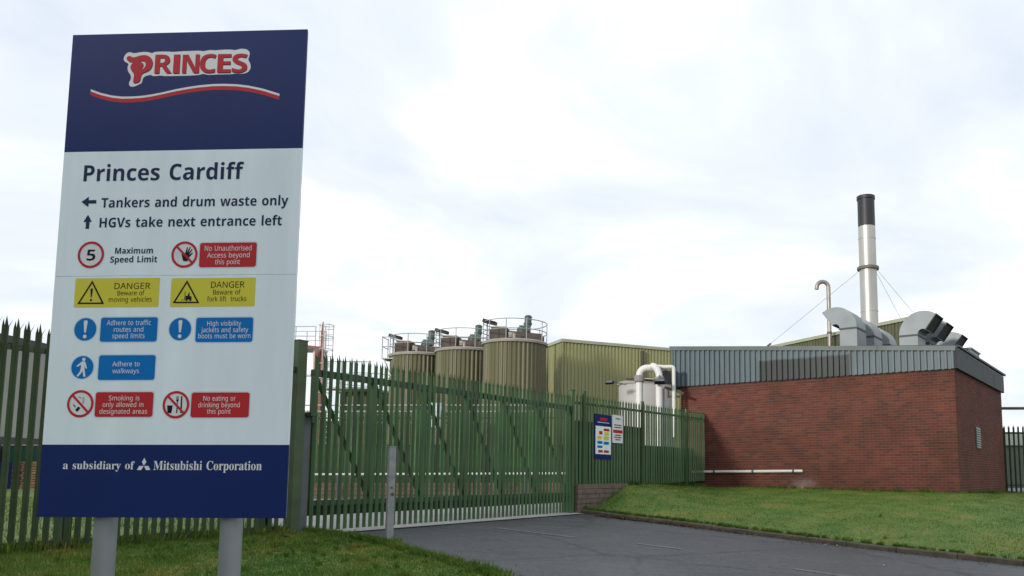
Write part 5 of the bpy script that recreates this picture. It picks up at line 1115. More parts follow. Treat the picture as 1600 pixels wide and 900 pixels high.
# printed matter on the sign: letter outlines (advance, contours in 1/1000 em) and layout in metres from the lower left corner
GLYPH = json.loads('{"b":{"5":[384,[[162,-7,125,-5,91,0,60,8,33,19,33,107,60,95,93,85,127,78,158,76,198,81,227,94,245,118,251,152,241,192,208,216,155,224,136,223,116,221,83,214,42,235,60,480,320,480,320,394,149,394,140,300,165,304,201,306,243,302,279,289,310,269,333,240,348,204,353,161,341,91,305,38,245,4]]],"C":[428,[[255,-7,187,1,133,24,91,61,62,110,45,170,39,239,46,307,65,367,97,417,141,455,197,478,264,486,300,484,335,477,371,467,404,453,371,370,344,382,317,392,290,399,264,402,212,391,175,358,151,306,144,238,151,171,172,120,209,88,264,78,293,80,323,85,353,93,386,103,386,18,355,7,324,-1,291,-5]]],"E":[376,[[60,0,60,480,336,480,336,396,162,396,162,291,324,291,324,208,162,208,162,84,336,84,336,0]]],"G":[486,[[262,-7,196,0,141,21,97,56,53,134,39,240,46,311,68,371,104,420,153,456,215,479,289,486,327,484,365,478,400,469,432,457,398,375,375,386,348,394,319,400,289,402,247,397,212,381,183,357,162,325,148,285,144,238,147,194,156,155,173,123,197,98,229,83,269,78,305,80,333,85,333,185,242,185,242,269,433,269,433,21,394,9,354,1,311,-5]]],"H":[514,[[60,0,60,480,162,480,162,291,352,291,352,480,453,480,453,0,352,0,352,207,162,207,162,0]]],"I":[261,[[21,0,21,58,80,85,80,395,21,422,21,480,240,480,240,422,181,395,181,85,240,58,240,0]]],"L":[379,[[60,0,60,480,162,480,162,84,357,84,357,0]]],"M":[633,[[60,0,60,480,199,480,312,113,314,113,435,480,573,480,573,0,478,0,478,227,479,279,481,335,483,375,480,375,357,0,263,0,148,376,145,376,148,336,150,278,151,223,151,0]]],"N":[546,[[60,0,60,480,189,480,397,120,399,120,396,187,394,253,394,480,486,480,486,0,357,0,148,363,145,363,149,294,151,226,151,0]]],"P":[422,[[60,0,60,480,214,480,294,470,349,440,381,392,392,330,387,289,374,252,351,219,316,193,268,176,206,171,162,171,162,0],[162,254,195,254,234,258,264,271,282,293,289,326,280,365,253,388,208,396,162,396]]],"R":[443,[[60,0,60,480,200,480,285,471,345,444,380,399,392,336,388,305,379,278,365,256,346,237,325,221,302,209,443,0,330,0,216,184,162,184,162,0],[162,267,195,267,238,271,267,283,283,304,289,333,283,362,266,382,236,393,193,396,162,396]]],"S":[370,[[167,-7,95,1,31,22,31,117,66,103,102,90,138,80,175,77,207,81,228,92,240,108,244,128,237,153,217,172,187,189,150,207,114,225,95,238,77,253,61,272,48,293,39,319,36,350,47,407,80,450,131,477,199,486,235,484,270,478,305,467,341,453,308,373,277,385,249,394,223,400,195,402,170,398,151,388,140,373,136,353,141,330,158,313,187,296,226,277,260,259,289,241,312,220,329,196,340,168,343,133,332,76,297,31,242,3]]],"T":[389,[[144,0,144,395,13,395,13,480,375,480,375,395,245,395,245,0]]],"V":[437,[[163,0,0,480,103,480,193,194,200,167,211,125,218,89,225,125,236,167,243,194,334,480,437,480,273,0]]],"a":[406,[[142,-7,97,0,60,22,36,58,28,109,38,160,69,196,120,217,192,226,256,228,256,244,252,269,241,287,223,297,199,300,172,298,146,292,121,284,95,273,62,341,94,355,128,365,165,372,203,374,268,366,316,342,345,302,355,244,355,0,285,0,266,50,263,50,239,24,214,7,183,-3],[179,66,209,71,234,86,250,109,256,140,256,170,217,169,176,164,150,151,136,132,131,109,134,89,144,76,160,69]]],"c":[345,[[201,-7,129,5,75,39,41,97,30,181,36,242,53,291,80,328,117,353,160,368,210,373,245,372,276,366,302,358,324,349,295,271,251,287,230,291,210,293,167,281,141,244,132,182,137,134,153,101,177,81,210,75,240,77,266,83,290,93,313,106,313,21,290,8,265,0,236,-5]]],"d":[425,[[169,-7,113,5,69,41,40,101,30,183,40,265,69,325,114,361,171,373,207,370,236,358,259,341,277,320,280,320,275,351,273,393,273,510,373,510,373,0,296,0,277,48,273,48,255,27,233,9,204,-3],[203,73,239,79,262,98,275,128,279,171,279,182,275,229,263,264,240,285,202,292,173,285,150,264,136,229,132,181,136,134,150,100,173,80]]],"e":[397,[[218,-7,166,-2,121,14,83,40,54,76,36,123,30,181,36,240,52,288,78,325,113,352,155,368,203,373,271,363,324,330,357,278,368,207,368,158,132,158,139,121,157,92,185,74,223,68,257,70,287,75,317,84,347,97,347,19,320,8,290,0,257,-5],[134,225,274,225,269,256,257,280,235,297,204,302,178,298,156,283,141,259]]],"f":[260,[[69,0,69,291,13,291,13,340,69,367,69,394,72,435,84,466,103,488,129,503,161,511,198,514,226,513,252,509,273,504,290,498,265,425,240,431,225,434,209,435,191,431,178,422,171,407,169,390,169,367,255,367,255,291,169,291,169,0]]],"i":[205,[[103,412,82,415,64,423,52,438,48,461,52,485,64,500,82,508,103,510,123,508,141,500,153,485,157,461,153,438,141,423,123,415],[52,0,52,367,152,367,152,0]]],"k":[416,[[52,0,52,510,152,510,152,282,151,241,147,199,148,199,169,228,192,255,295,367,408,367,262,208,416,0,301,0,195,148,152,114,152,0]]],"l":[205,[[52,0,52,510,152,510,152,0]]],"m":[660,[[52,0,52,367,129,367,142,320,148,320,168,344,194,361,224,370,255,373,292,370,323,360,348,344,366,320,375,320,395,344,421,361,452,370,483,373,538,365,577,342,601,300,609,239,609,0,509,0,509,214,503,258,485,285,454,293,420,286,398,265,385,231,381,184,381,0,281,0,281,214,275,258,256,285,226,293,190,286,168,262,156,224,152,173,152,0]]],"n":[441,[[52,0,52,367,129,367,142,320,148,320,168,344,196,361,227,370,261,373,314,365,355,342,382,300,391,239,391,0,291,0,291,214,287,249,277,274,258,289,232,293,193,286,169,262,157,224,152,173,152,0]]],"o":[416,[[207,-7,159,-1,116,15,80,43,53,80,36,128,30,184,42,265,78,324,134,361,209,373,258,368,300,351,336,324,363,287,380,240,385,184,373,103,337,43,281,6],[208,74,242,81,266,102,279,136,283,184,279,232,266,266,242,286,208,293,173,286,150,266,137,232,132,184,137,136,150,102,174,81]]],"p":[425,[[52,-161,52,367,134,367,148,319,152,319,170,340,192,357,221,369,257,373,312,361,357,325,385,266,395,184,385,102,355,42,310,5,254,-7,218,-3,191,8,169,23,152,40,147,40,151,13,152,-13,152,-161],[226,75,255,82,276,103,289,138,293,185,285,245,262,281,224,293,191,287,170,269,157,239,152,195,152,185,156,138,168,103,190,82]]],"r":[305,[[52,0,52,367,128,367,143,305,148,305,167,331,192,353,222,368,257,373,275,373,291,371,283,277,270,279,254,280,229,278,205,271,184,259,167,242,156,218,152,187,152,0]]],"s":[334,[[152,-7,116,-5,86,-2,58,5,31,15,31,97,62,85,95,75,127,69,155,66,180,69,197,75,206,85,210,98,208,107,204,115,197,123,183,132,130,156,99,171,74,185,55,201,41,220,33,243,30,271,40,316,70,348,116,367,175,373,209,372,240,367,272,358,304,345,274,273,223,292,199,298,174,300,141,293,130,275,131,267,135,260,144,252,157,244,206,223,236,210,261,196,281,181,296,162,305,139,308,109,298,60,269,23,220,1]]],"t":[291,[[178,-7,147,-4,119,4,96,19,78,41,67,73,63,115,63,291,15,291,15,334,71,367,99,445,163,445,163,367,266,367,266,291,163,291,163,115,166,97,175,84,189,76,207,73,223,74,239,77,270,85,270,10,252,4,230,-2,205,-5]]],"u":[441,[[181,-7,127,1,86,25,59,67,50,128,50,367,150,367,150,152,154,118,165,93,183,78,210,73,248,81,272,104,285,142,289,194,289,367,389,367,389,0,312,0,299,47,293,47,273,23,245,6,214,-4]]],"w":[575,[[111,0,7,367,106,367,148,204,157,164,164,119,169,84,171,84,174,109,179,142,184,172,188,191,233,367,343,367,386,191,393,161,399,118,402,84,405,84,410,117,417,163,426,204,470,367,568,367,463,0,354,0,326,128,318,162,307,211,296,258,288,290,285,290,278,258,267,211,256,162,248,127,218,0]]],"x":[388,[[3,0,128,187,9,367,123,367,194,250,266,367,379,367,260,187,385,0,271,0,194,126,117,0]]],"y":[382,[[74,-161,45,-160,23,-156,23,-77,41,-79,62,-81,91,-76,112,-61,129,-40,140,-15,146,3,0,367,109,367,179,161,187,130,191,97,193,97,198,130,207,161,275,367,382,367,227,-47,201,-97,166,-133,123,-154]]]},"r":{"A":[429,[[0,0,187,482,242,482,428,0,366,0,308,148,118,148,61,0],[138,202,290,202,236,347,230,367,221,396,214,419,203,378,193,347]]],"B":[437,[[65,0,65,480,202,480,281,473,338,453,373,417,384,361,378,322,361,290,332,268,293,255,293,251,322,244,348,234,369,218,386,197,397,170,400,136,389,79,356,36,303,9,234,0],[126,275,214,275,266,280,299,295,316,320,322,354,315,388,294,411,258,424,205,428,126,428],[126,51,222,51,276,57,311,76,330,105,336,141,329,175,310,202,274,219,218,225,126,225]]],"D":[490,[[65,0,65,480,213,480,281,473,338,453,385,419,420,374,442,315,449,244,442,170,420,109,383,61,304,15,199,0],[126,52,191,52,299,73,364,136,385,242,374,326,338,383,281,417,204,428,126,428]]],"E":[373,[[65,0,65,480,333,480,333,426,126,426,126,277,321,277,321,224,126,224,126,53,333,53,333,0]]],"G":[489,[[271,-7,202,1,145,23,100,59,67,108,48,169,41,240,48,310,71,370,107,419,155,456,217,479,289,486,329,484,366,479,400,470,433,458,410,406,383,416,352,425,320,431,286,433,210,420,152,381,116,320,104,240,109,186,123,139,146,100,181,70,226,52,285,46,314,47,338,49,379,57,379,199,273,199,273,253,439,253,439,18,400,7,361,-1,318,-5]]],"H":[498,[[65,0,65,480,126,480,126,277,371,277,371,480,432,480,432,0,371,0,371,224,126,224,126,0]]],"N":[510,[[65,0,65,480,135,480,391,83,394,83,392,115,390,162,389,209,389,480,445,480,445,0,375,0,118,398,116,398,119,340,121,268,121,0]]],"R":[418,[[65,0,65,480,197,480,275,471,329,446,361,403,372,343,369,308,358,279,342,256,322,239,300,225,276,215,408,0,337,0,221,198,126,198,126,0],[126,249,197,249,248,255,283,272,303,301,310,340,303,381,281,407,245,422,194,427,126,427]]],"S":[369,[[166,-7,127,-5,91,-1,60,7,34,16,34,74,61,64,94,54,131,48,169,46,216,51,249,66,270,91,277,123,274,145,267,163,253,178,232,192,203,207,164,222,110,246,72,276,48,314,40,364,45,400,60,429,83,454,114,471,151,483,193,486,231,484,266,479,297,470,326,459,307,408,281,418,253,426,223,431,192,433,153,428,124,414,107,392,101,363,104,341,111,323,125,308,144,294,171,281,206,267,245,251,278,233,303,214,322,191,333,163,337,128,326,72,291,29,236,2]]],"U":[491,[[243,-7,164,5,107,42,72,98,60,171,60,480,121,480,121,169,129,117,152,78,191,54,246,46,303,54,341,80,363,120,370,169,370,480,430,480,430,169,425,122,410,80,384,44,348,16,301,-1]]],"a":[377,[[144,-7,100,0,63,19,39,52,31,100,41,148,73,183,127,206,203,215,265,217,265,238,260,277,245,301,222,314,190,318,163,316,136,310,112,301,89,291,71,335,96,347,126,357,159,364,193,366,251,359,291,337,314,300,322,245,322,0,279,0,268,51,265,51,241,25,216,7,185,-3],[158,41,200,47,234,66,256,98,264,144,264,176,211,174,154,167,118,152,98,130,92,99,97,73,110,55,132,44]]],"b":[413,[[228,-7,189,-3,158,9,134,26,116,46,111,46,99,0,57,0,57,510,116,510,116,386,115,344,113,312,116,312,134,333,158,351,189,362,228,366,288,354,335,319,366,261,376,180,366,99,335,40,288,5],[219,42,261,51,291,78,309,121,315,181,304,256,272,302,218,317,169,309,138,284,122,242,116,182,116,179,122,121,138,78,169,51]]],"c":[322,[[201,-7,156,-2,117,13,83,38,58,73,42,120,37,178,42,238,59,286,85,322,119,347,160,362,206,367,233,365,259,361,282,355,300,347,282,298,244,310,224,314,204,315,145,300,110,254,98,179,105,121,124,79,156,53,201,44,229,46,253,50,274,57,294,65,294,13,275,4,254,-2,230,-5]]],"d":[413,[[185,-7,124,5,77,40,47,98,37,179,47,261,78,319,125,355,185,367,223,363,254,351,278,334,297,314,301,314,299,339,297,367,297,510,356,510,356,0,308,0,300,48,297,48,278,27,254,9,223,-3],[194,42,243,50,274,74,292,113,298,168,298,179,292,238,275,282,244,309,193,318,152,308,122,280,104,235,98,178,104,121,122,78,152,51]]],"e":[379,[[210,-7,162,-2,120,14,85,40,59,76,42,122,37,177,42,232,57,279,81,316,112,344,151,361,196,367,239,362,276,347,305,322,327,290,340,250,345,204,345,169,98,169,107,115,129,76,165,52,213,44,245,45,274,50,301,58,328,69,328,17,301,6,274,-1,245,-5],[99,216,283,216,277,257,262,290,234,311,195,318,158,312,129,291,109,259]]],"f":[231,[[73,0,73,314,10,314,10,342,73,362,73,383,81,443,104,483,141,506,190,514,211,513,229,510,260,502,244,455,220,462,205,465,191,465,165,460,147,446,136,420,132,383,132,360,223,360,223,314,132,314,132,0]]],"g":[413,[[195,-161,123,-155,65,-138,65,-84,125,-105,198,-112,240,-105,271,-85,291,-53,298,-11,298,3,298,27,300,48,297,48,251,7,185,-7,123,6,76,42,47,101,37,179,47,256,76,316,123,354,185,367,219,363,249,353,275,336,298,312,301,312,309,360,356,360,356,-6,346,-74,317,-122,267,-151],[194,42,241,49,273,71,292,109,298,165,298,179,292,243,273,285,240,309,193,317,153,308,123,281,104,237,98,179,104,120,123,77,153,50]]],"h":[415,[[57,0,57,510,116,510,116,361,115,335,113,310,117,310,137,334,164,352,195,362,229,366,287,358,328,335,352,294,361,234,361,0,302,0,302,230,293,278,266,307,222,317,171,309,139,283,122,242,116,186,116,0]]],"i":[173,[[87,420,74,422,62,429,55,441,52,457,55,474,62,486,74,493,87,495,100,493,111,486,119,474,122,457,119,441,111,429,100,422],[57,0,57,360,116,360,116,0]]],"j":[173,[[87,420,74,422,62,429,55,441,52,457,55,474,62,486,74,493,87,495,100,493,111,486,119,474,122,457,119,441,111,429,100,422],[15,-161,-15,-159,-37,-153,-37,-105,-16,-110,7,-112,27,-109,43,-100,54,-83,57,-56,57,360,116,360,116,-54,110,-99,92,-133,61,-154]]],"k":[359,[[57,0,57,510,116,510,116,244,115,216,113,185,116,185,128,201,144,221,158,238,273,360,343,360,197,206,353,0,281,0,156,168,116,132,116,0]]],"l":[173,[[57,0,57,510,116,510,116,0]]],"m":[628,[[57,0,57,360,105,360,113,311,117,311,137,336,162,353,192,363,223,367,273,360,310,340,333,306,336,306,358,333,386,352,418,363,452,367,505,359,543,335,566,295,574,234,574,0,515,0,515,232,507,279,483,308,442,317,397,309,367,287,350,250,345,199,345,0,286,0,286,232,278,279,253,308,212,317,166,309,137,283,121,242,116,187,116,0]]],"n":[415,[[57,0,57,360,105,360,113,311,117,311,138,336,165,353,197,363,230,367,287,359,328,335,352,295,361,234,361,0,302,0,302,230,293,278,266,307,222,317,171,309,139,283,122,242,116,187,116,0]]],"o":[406,[[202,-7,157,-1,117,15,84,42,58,79,42,125,37,181,48,260,82,318,135,355,204,367,250,361,290,345,324,318,349,282,365,236,370,181,359,101,325,42,271,6],[203,42,251,52,283,80,303,123,309,181,303,238,283,281,251,308,203,317,155,308,123,281,104,238,98,181,104,123,123,80,156,52]]],"p":[413,[[57,-161,57,360,105,360,113,311,116,311,135,333,158,351,189,363,228,367,288,355,335,320,366,262,376,181,366,100,335,41,288,5,228,-7,190,-3,159,9,135,26,116,46,112,46,115,17,116,-13,116,-161],[219,42,249,47,273,60,291,82,305,110,312,143,315,181,309,237,291,280,261,308,218,317,171,309,140,286,123,247,116,192,116,181,122,122,138,78,169,51]]],"r":[277,[[57,0,57,360,105,360,112,294,115,294,135,322,160,345,190,361,225,367,247,366,267,363,260,308,241,312,221,313,194,309,169,298,147,280,131,256,120,226,116,192,116,0]]],"s":[322,[[148,-7,113,-5,83,-1,57,7,35,16,35,70,59,60,87,50,118,43,149,41,188,45,214,55,229,72,234,94,233,107,227,118,217,129,200,140,177,151,146,164,113,177,86,191,64,206,48,223,38,244,34,271,44,312,72,342,115,360,169,367,201,365,231,360,258,353,284,343,264,296,241,304,216,312,191,317,165,318,133,315,110,307,95,293,91,275,93,261,99,249,111,239,129,229,183,206,215,193,242,180,263,165,279,147,288,126,291,99,282,53,253,20,207,0]]],"t":[242,[[167,-7,140,-4,115,3,94,16,77,37,65,66,62,105,62,314,11,314,11,343,62,366,86,443,121,443,121,360,225,360,225,314,121,314,121,106,125,77,137,57,155,46,177,42,205,44,228,49,228,4,216,0,201,-4]]],"u":[415,[[184,-7,127,1,86,25,61,65,53,124,53,360,113,360,113,128,122,81,148,52,193,42,243,51,276,76,293,117,299,173,299,360,358,360,358,0,310,0,301,48,298,48,277,23,250,6,218,-3]]],"v":[341,[[136,0,0,360,63,360,140,148,151,115,162,80,169,52,171,52,179,81,190,116,201,148,278,360,341,360,204,0]]],"w":[528,[[106,1,7,361,69,361,118,169,132,110,142,61,144,61,151,89,159,125,169,158,232,361,297,361,359,158,373,108,383,62,385,62,395,108,410,169,460,361,520,361,420,1,351,1,289,203,274,258,265,299,262,299,253,258,238,203,173,1]]],"y":[343,[[56,-161,28,-160,7,-156,7,-109,25,-111,47,-113,75,-108,97,-95,114,-75,127,-49,146,-1,1,360,64,360,142,155,160,104,167,80,172,57,175,57,187,101,206,156,279,360,343,360,187,-50,166,-96,139,-131,103,-154]]]},"s":{"C":[468,[[257,-11,193,-3,137,20,91,56,56,104,34,162,26,228,34,294,56,351,92,399,139,435,195,458,259,465,309,459,367,440,377,436,388,435,408,443,419,465,437,465,437,308,420,308,392,364,356,407,313,434,265,443,198,419,157,347,144,226,159,114,203,46,278,24,318,29,358,45,395,71,428,106,447,89,395,33,332,0]]],"M":[634,[[14,0,14,17,43,22,61,32,72,50,75,79,75,382,74,402,71,416,64,426,53,432,37,436,15,439,15,455,185,455,317,142,449,455,617,455,617,439,590,433,573,423,563,405,560,378,560,85,561,61,565,43,571,31,582,23,596,19,617,17,617,0,396,0,396,17,417,20,433,25,443,32,450,44,453,61,455,83,455,399,288,0,270,0,105,389,105,80,109,48,120,30,139,20,169,17,169,0]]],"a":[344,[[255,-10,216,1,200,35,151,2,95,-9,64,-4,40,11,25,34,20,63,31,104,63,136,119,164,199,190,199,241,196,266,187,282,171,292,148,296,115,290,104,274,106,268,113,257,121,243,123,231,120,215,110,202,95,194,77,191,59,194,45,203,36,218,33,236,37,259,49,278,69,295,95,308,126,316,162,318,223,312,263,292,285,259,293,210,293,62,293,48,295,40,298,36,304,34,312,36,320,42,329,28,294,-1],[151,34,162,35,174,41,187,50,199,63,199,169,154,151,127,123,118,84,126,46]]],"b":[361,[[43,-11,43,388,41,414,37,428,26,436,8,439,8,455,138,455,138,279,175,308,221,318,254,313,284,299,308,276,326,245,338,208,342,166,337,118,323,75,300,40,270,13,233,-4,192,-10,148,-1,105,28,53,-11],[183,14,213,23,232,49,242,95,245,160,242,213,231,251,212,273,184,280,169,277,155,270,144,257,138,242,138,69,149,28]]],"d":[370,[[140,-10,107,-5,78,10,53,35,35,66,23,104,19,147,24,196,36,237,55,272,81,297,112,313,146,318,189,309,223,280,223,401,220,419,212,430,198,437,176,439,176,455,319,455,319,75,320,54,325,41,335,32,353,28,353,11,294,6,223,-10,223,39,188,2],[171,28,187,31,202,41,215,56,223,76,223,242,217,257,206,270,191,278,174,281,147,273,130,250,121,210,118,153,120,98,130,58,146,36]]],"f":[214,[[15,0,15,16,30,18,40,22,46,27,50,35,52,48,52,73,52,277,16,277,16,310,52,310,52,353,60,400,85,436,123,457,174,465,212,460,240,446,257,425,263,400,260,381,252,367,239,358,224,355,208,358,195,365,187,376,185,391,187,405,193,420,196,426,197,433,193,441,180,443,163,440,153,430,149,413,148,390,148,310,203,310,203,277,148,277,148,65,150,40,158,26,173,18,199,16,199,0]]],"h":[381,[[18,0,18,16,35,19,45,26,51,37,52,56,52,399,51,417,46,429,36,437,19,440,19,455,148,455,148,267,190,305,243,318,292,306,321,271,330,212,330,56,332,38,337,26,347,19,363,16,363,0,202,0,202,16,207,16,228,26,235,56,235,217,234,241,229,258,219,268,203,271,173,262,148,235,148,56,149,38,154,26,164,19,180,16,180,0]]],"i":[198,[[101,362,81,366,65,376,54,393,50,412,54,432,65,449,81,460,101,463,120,460,137,449,147,432,151,412,147,393,136,376,120,366],[18,0,18,16,35,19,45,26,51,37,52,56,52,252,51,272,47,285,37,291,20,293,21,310,148,310,148,56,150,38,154,26,164,19,180,16,180,0]]],"n":[381,[[18,0,18,16,35,19,45,26,51,37,52,56,52,253,51,271,46,284,36,291,19,294,19,310,148,310,148,267,190,306,243,318,292,306,321,271,330,212,330,56,332,38,337,26,347,19,363,16,363,0,202,0,202,16,207,16,228,26,235,56,235,217,234,241,229,258,219,268,203,271,173,262,148,235,148,56,149,38,154,26,164,19,180,16,180,0]]],"o":[336,[[169,-10,127,-5,90,11,60,37,38,70,24,110,19,154,24,199,38,239,60,272,90,297,127,313,168,318,209,313,245,298,275,273,298,240,312,200,317,154,312,108,298,69,275,36,245,11,210,-5],[169,11,193,18,209,39,214,56,217,81,220,154,217,227,208,271,192,292,169,299,144,292,128,271,120,227,117,154,118,114,120,82,123,56,128,39,144,18]]],"p":[371,[[17,-139,17,-124,31,-122,40,-117,47,-110,50,-101,52,-64,52,243,51,269,46,283,37,291,19,295,19,310,143,310,143,263,180,305,230,319,264,314,293,298,317,274,335,241,346,203,350,160,346,113,334,72,316,38,291,12,261,-5,227,-10,183,1,148,32,148,-58,149,-81,152,-99,158,-110,167,-118,180,-121,197,-123,197,-139],[195,28,222,36,239,59,249,99,253,154,250,208,241,248,225,270,199,278,171,267,148,235,148,69,167,38]]],"r":[287,[[18,0,18,16,35,19,45,26,51,37,52,56,52,252,51,273,46,285,37,291,20,293,21,310,146,310,146,252,165,280,187,301,210,314,233,318,258,315,275,304,286,287,289,266,287,248,278,234,265,225,248,222,233,224,222,231,207,250,199,257,189,260,175,255,162,241,152,220,149,192,149,56,152,37,159,25,173,19,197,16,197,0]]],"s":[288,[[151,-10,122,-6,87,6,73,9,60,4,51,-9,36,-9,36,105,53,105,66,68,87,39,112,21,140,15,162,18,179,27,189,40,192,58,183,84,156,105,107,130,76,148,54,169,41,193,37,220,44,259,65,291,98,312,141,319,166,316,199,308,206,306,213,305,223,308,230,319,244,319,244,222,228,222,215,254,196,277,174,291,149,296,130,294,116,286,108,274,105,259,107,244,115,232,128,222,146,212,191,189,221,172,241,151,253,127,257,95,250,51,228,18,194,-3]]],"t":[228,[[124,-9,89,-4,66,10,53,36,48,71,48,279,20,279,20,300,57,336,88,369,112,398,129,424,144,424,144,310,208,310,208,279,144,279,144,82,146,64,149,51,157,43,168,40,189,49,206,75,222,66,198,24,165,-1]]],"u":[375,[[131,-10,91,-3,65,17,51,51,46,97,46,248,44,268,39,282,29,291,11,294,11,310,142,310,142,74,144,58,151,46,162,38,177,36,205,43,228,66,228,248,226,269,221,283,209,291,189,294,189,310,324,310,324,70,326,51,331,39,342,33,360,30,360,13,300,7,228,-10,228,40,209,19,186,3,160,-7]]],"y":[300,[[52,-140,29,-137,10,-125,-3,-107,-7,-84,-4,-67,5,-53,18,-43,36,-40,51,-42,64,-49,72,-61,75,-76,74,-81,74,-87,77,-96,86,-99,99,-92,114,-74,122,-60,129,-44,135,-26,140,-5,36,251,25,275,15,287,8,292,-3,293,-5,293,-5,310,162,310,162,293,146,292,136,289,130,284,128,275,130,267,133,257,185,119,230,241,236,260,238,274,236,284,229,289,219,292,203,293,203,310,300,310,300,293,287,290,277,281,268,265,259,242,162,-24,145,-65,129,-96,113,-117,95,-131,76,-138]]]}}')
TEXTS= [('Princes Cardiff', 'b', 0.1262, 1.0557, 1.8799, 0.0936, 'navy'), ('Tankers and drum waste only', 'b', 0.2417, 1.3197, 1.7251, 0.0555, 'navy'), ('HGVs take next entrance left', 'b', 0.2387, 1.2882, 1.611, 0.0552, 'navy'), ('5', 'b', 0.1775, 0.2278, 1.4218, 0.0625, 'black'), ('Maximum', 'b', 0.3403, 0.559, 1.4589, 0.0341, 'navy'), ('Speed Limit', 'b', 0.316, 0.5862, 1.4088, 0.0347, 'navy'), ('No Unauthorised', 'r', 0.8564, 1.1234, 1.4698, 0.0291, 'white'), ('Access beyond', 'r', 0.8721, 1.1143, 1.4308, 0.0281, 'white'), ('this point', 'r', 0.9192, 1.0616, 1.3928, 0.0279, 'white'), ('DANGER', 'r', 0.3506, 0.5563, 1.2578, 0.0345, 'black'), ('Beware of', 'r', 0.3698, 0.5263, 1.2216, 0.0272, 'black'), ('moving vehicles', 'r', 0.3225, 0.5691, 1.1852, 0.0274, 'black'), ('DANGER', 'r', 0.9038, 1.0936, 1.2605, 0.0343, 'black'), ('Beware of', 'r', 0.9176, 1.0738, 1.2218, 0.0272, 'black'), ('fork lift  trucks', 'r', 0.8858, 1.1083, 1.1844, 0.0269, 'black'), ('Adhere to traffic', 'r', 0.3207, 0.5738, 1.0542, 0.0269, 'white'), ('routes and', 'r', 0.3637, 0.5323, 1.017, 0.0266, 'white'), ('speed limits', 'r', 0.3574, 0.542, 0.9808, 0.0269, 'white'), ('High visibility', 'r', 0.8945, 1.0862, 1.0473, 0.0264, 'white'), ('jackets and safety', 'r', 0.8621, 1.1276, 1.0113, 0.0267, 'white'), ('boots must be worn', 'r', 0.8477, 1.1423, 0.9776, 0.0266, 'white'), ('Adhere to', 'r', 0.3684, 0.5245, 0.8244, 0.0265, 'white'), ('walkways', 'r', 0.3711, 0.523, 0.7861, 0.0258, 'white'), ('Smoking is', 'r', 0.3612, 0.5354, 0.6357, 0.0263, 'white'), ('only allowed in', 'r', 0.3285, 0.5594, 0.5999, 0.0262, 'white'), ('designated areas', 'r', 0.3134, 0.5835, 0.5621, 0.0263, 'white'), ('No eating or', 'r', 0.8959, 1.0774, 0.6331, 0.0262, 'white'), ('drinking beyond', 'r', 0.8693, 1.1017, 0.5973, 0.0261, 'white'), ('this point', 'r', 0.9203, 1.0535, 0.5622, 0.0257, 'white'), ('a subsidiary of', 's', 0.1278, 0.5313, 0.2598, 0.0427, 'white'), ('Mitsubishi Corporation', 's', 0.6385, 1.2411, 0.2569, 0.0479, 'white')]
PLATES= [(0.8275, 1.3763, 1.1527, 1.5154, 'red'), (0.1223, 1.1552, 0.6091, 1.3202, 'yellow'), (0.6751, 1.1543, 1.1565, 1.3163, 'yellow'), (0.2857, 0.9612, 0.6119, 1.0973, 'blue'), (0.8305, 0.9563, 1.154, 1.0932, 'blue'), (0.2892, 0.7483, 0.6125, 0.8864, 'blue'), (0.285, 0.5447, 0.6139, 0.6814, 'red'), (0.828, 0.5411, 1.1545, 0.6785, 'red')]
CIRC= [(0.2012, 1.4549, 0.0763, 'five'), (0.7419, 1.4501, 0.0753, 'hand'), (0.1989, 1.0318, 0.0638, 'bang'), (0.7415, 1.0299, 0.0629, 'bang'), (0.1974, 0.8192, 0.0635, 'walk'), (0.2011, 0.6177, 0.0755, 'smoke'), (0.7437, 0.6117, 0.0755, 'food')]
TRI= [[[0.1421, 1.1745], [0.2975, 1.1737], [0.2204, 1.3084]], [[0.6905, 1.1752], [0.8431, 1.1744], [0.7655, 1.3047]]]
WAVE= [[0.1302, 2.4242], [0.1911, 2.4008], [0.2571, 2.384], [0.3185, 2.3759], [0.3812, 2.3757], [0.436, 2.3785], [0.4943, 2.3857], [0.5634, 2.3988], [0.6343, 2.4137], [0.7053, 2.4254], [0.7745, 2.4339], [0.8438, 2.4389], [0.9151, 2.4393], [0.9865, 2.4351], [1.0562, 2.4256], [1.1411, 2.4059], [1.2394, 2.3734]]
LETTERS= [('R', 0.5028, 0.6009, 2.5092, 2.6211), ('I', 0.6124, 0.6507, 2.5075, 2.6192), ('N', 0.6655, 0.7613, 2.5067, 2.6172), ('C', 0.7677, 0.8602, 2.5054, 2.6189), ('E', 0.8715, 0.9475, 2.5053, 2.6156), ('S', 0.9564, 1.0426, 2.5033, 2.6165)]
PLET= [[0.3302, 2.6047], [0.3456, 2.6207], [0.3589, 2.6091], [0.384, 2.6086], [0.4134, 2.6191], [0.4432, 2.6214], [0.469, 2.6091], [0.4867, 2.5833], [0.4863, 2.5579], [0.4763, 2.5353], [0.4547, 2.5215], [0.4254, 2.511], [0.4209, 2.4883], [0.4176, 2.4631], [0.3795, 2.4503], [0.3824, 2.4816], [0.3846, 2.5094], [0.3669, 2.5276], [0.359, 2.5481], [0.3628, 2.5658], [0.3761, 2.5772], [0.3608, 2.5811], [0.343, 2.5851]]
PHOLE= [[0.4164, 2.5874], [0.4355, 2.586], [0.4506, 2.5688], [0.4469, 2.5501], [0.4346, 2.5387], [0.4179, 2.534], [0.4208, 2.5441], [0.4334, 2.5565], [0.4305, 2.5708], [0.4212, 2.5761], [0.4087, 2.5764]]

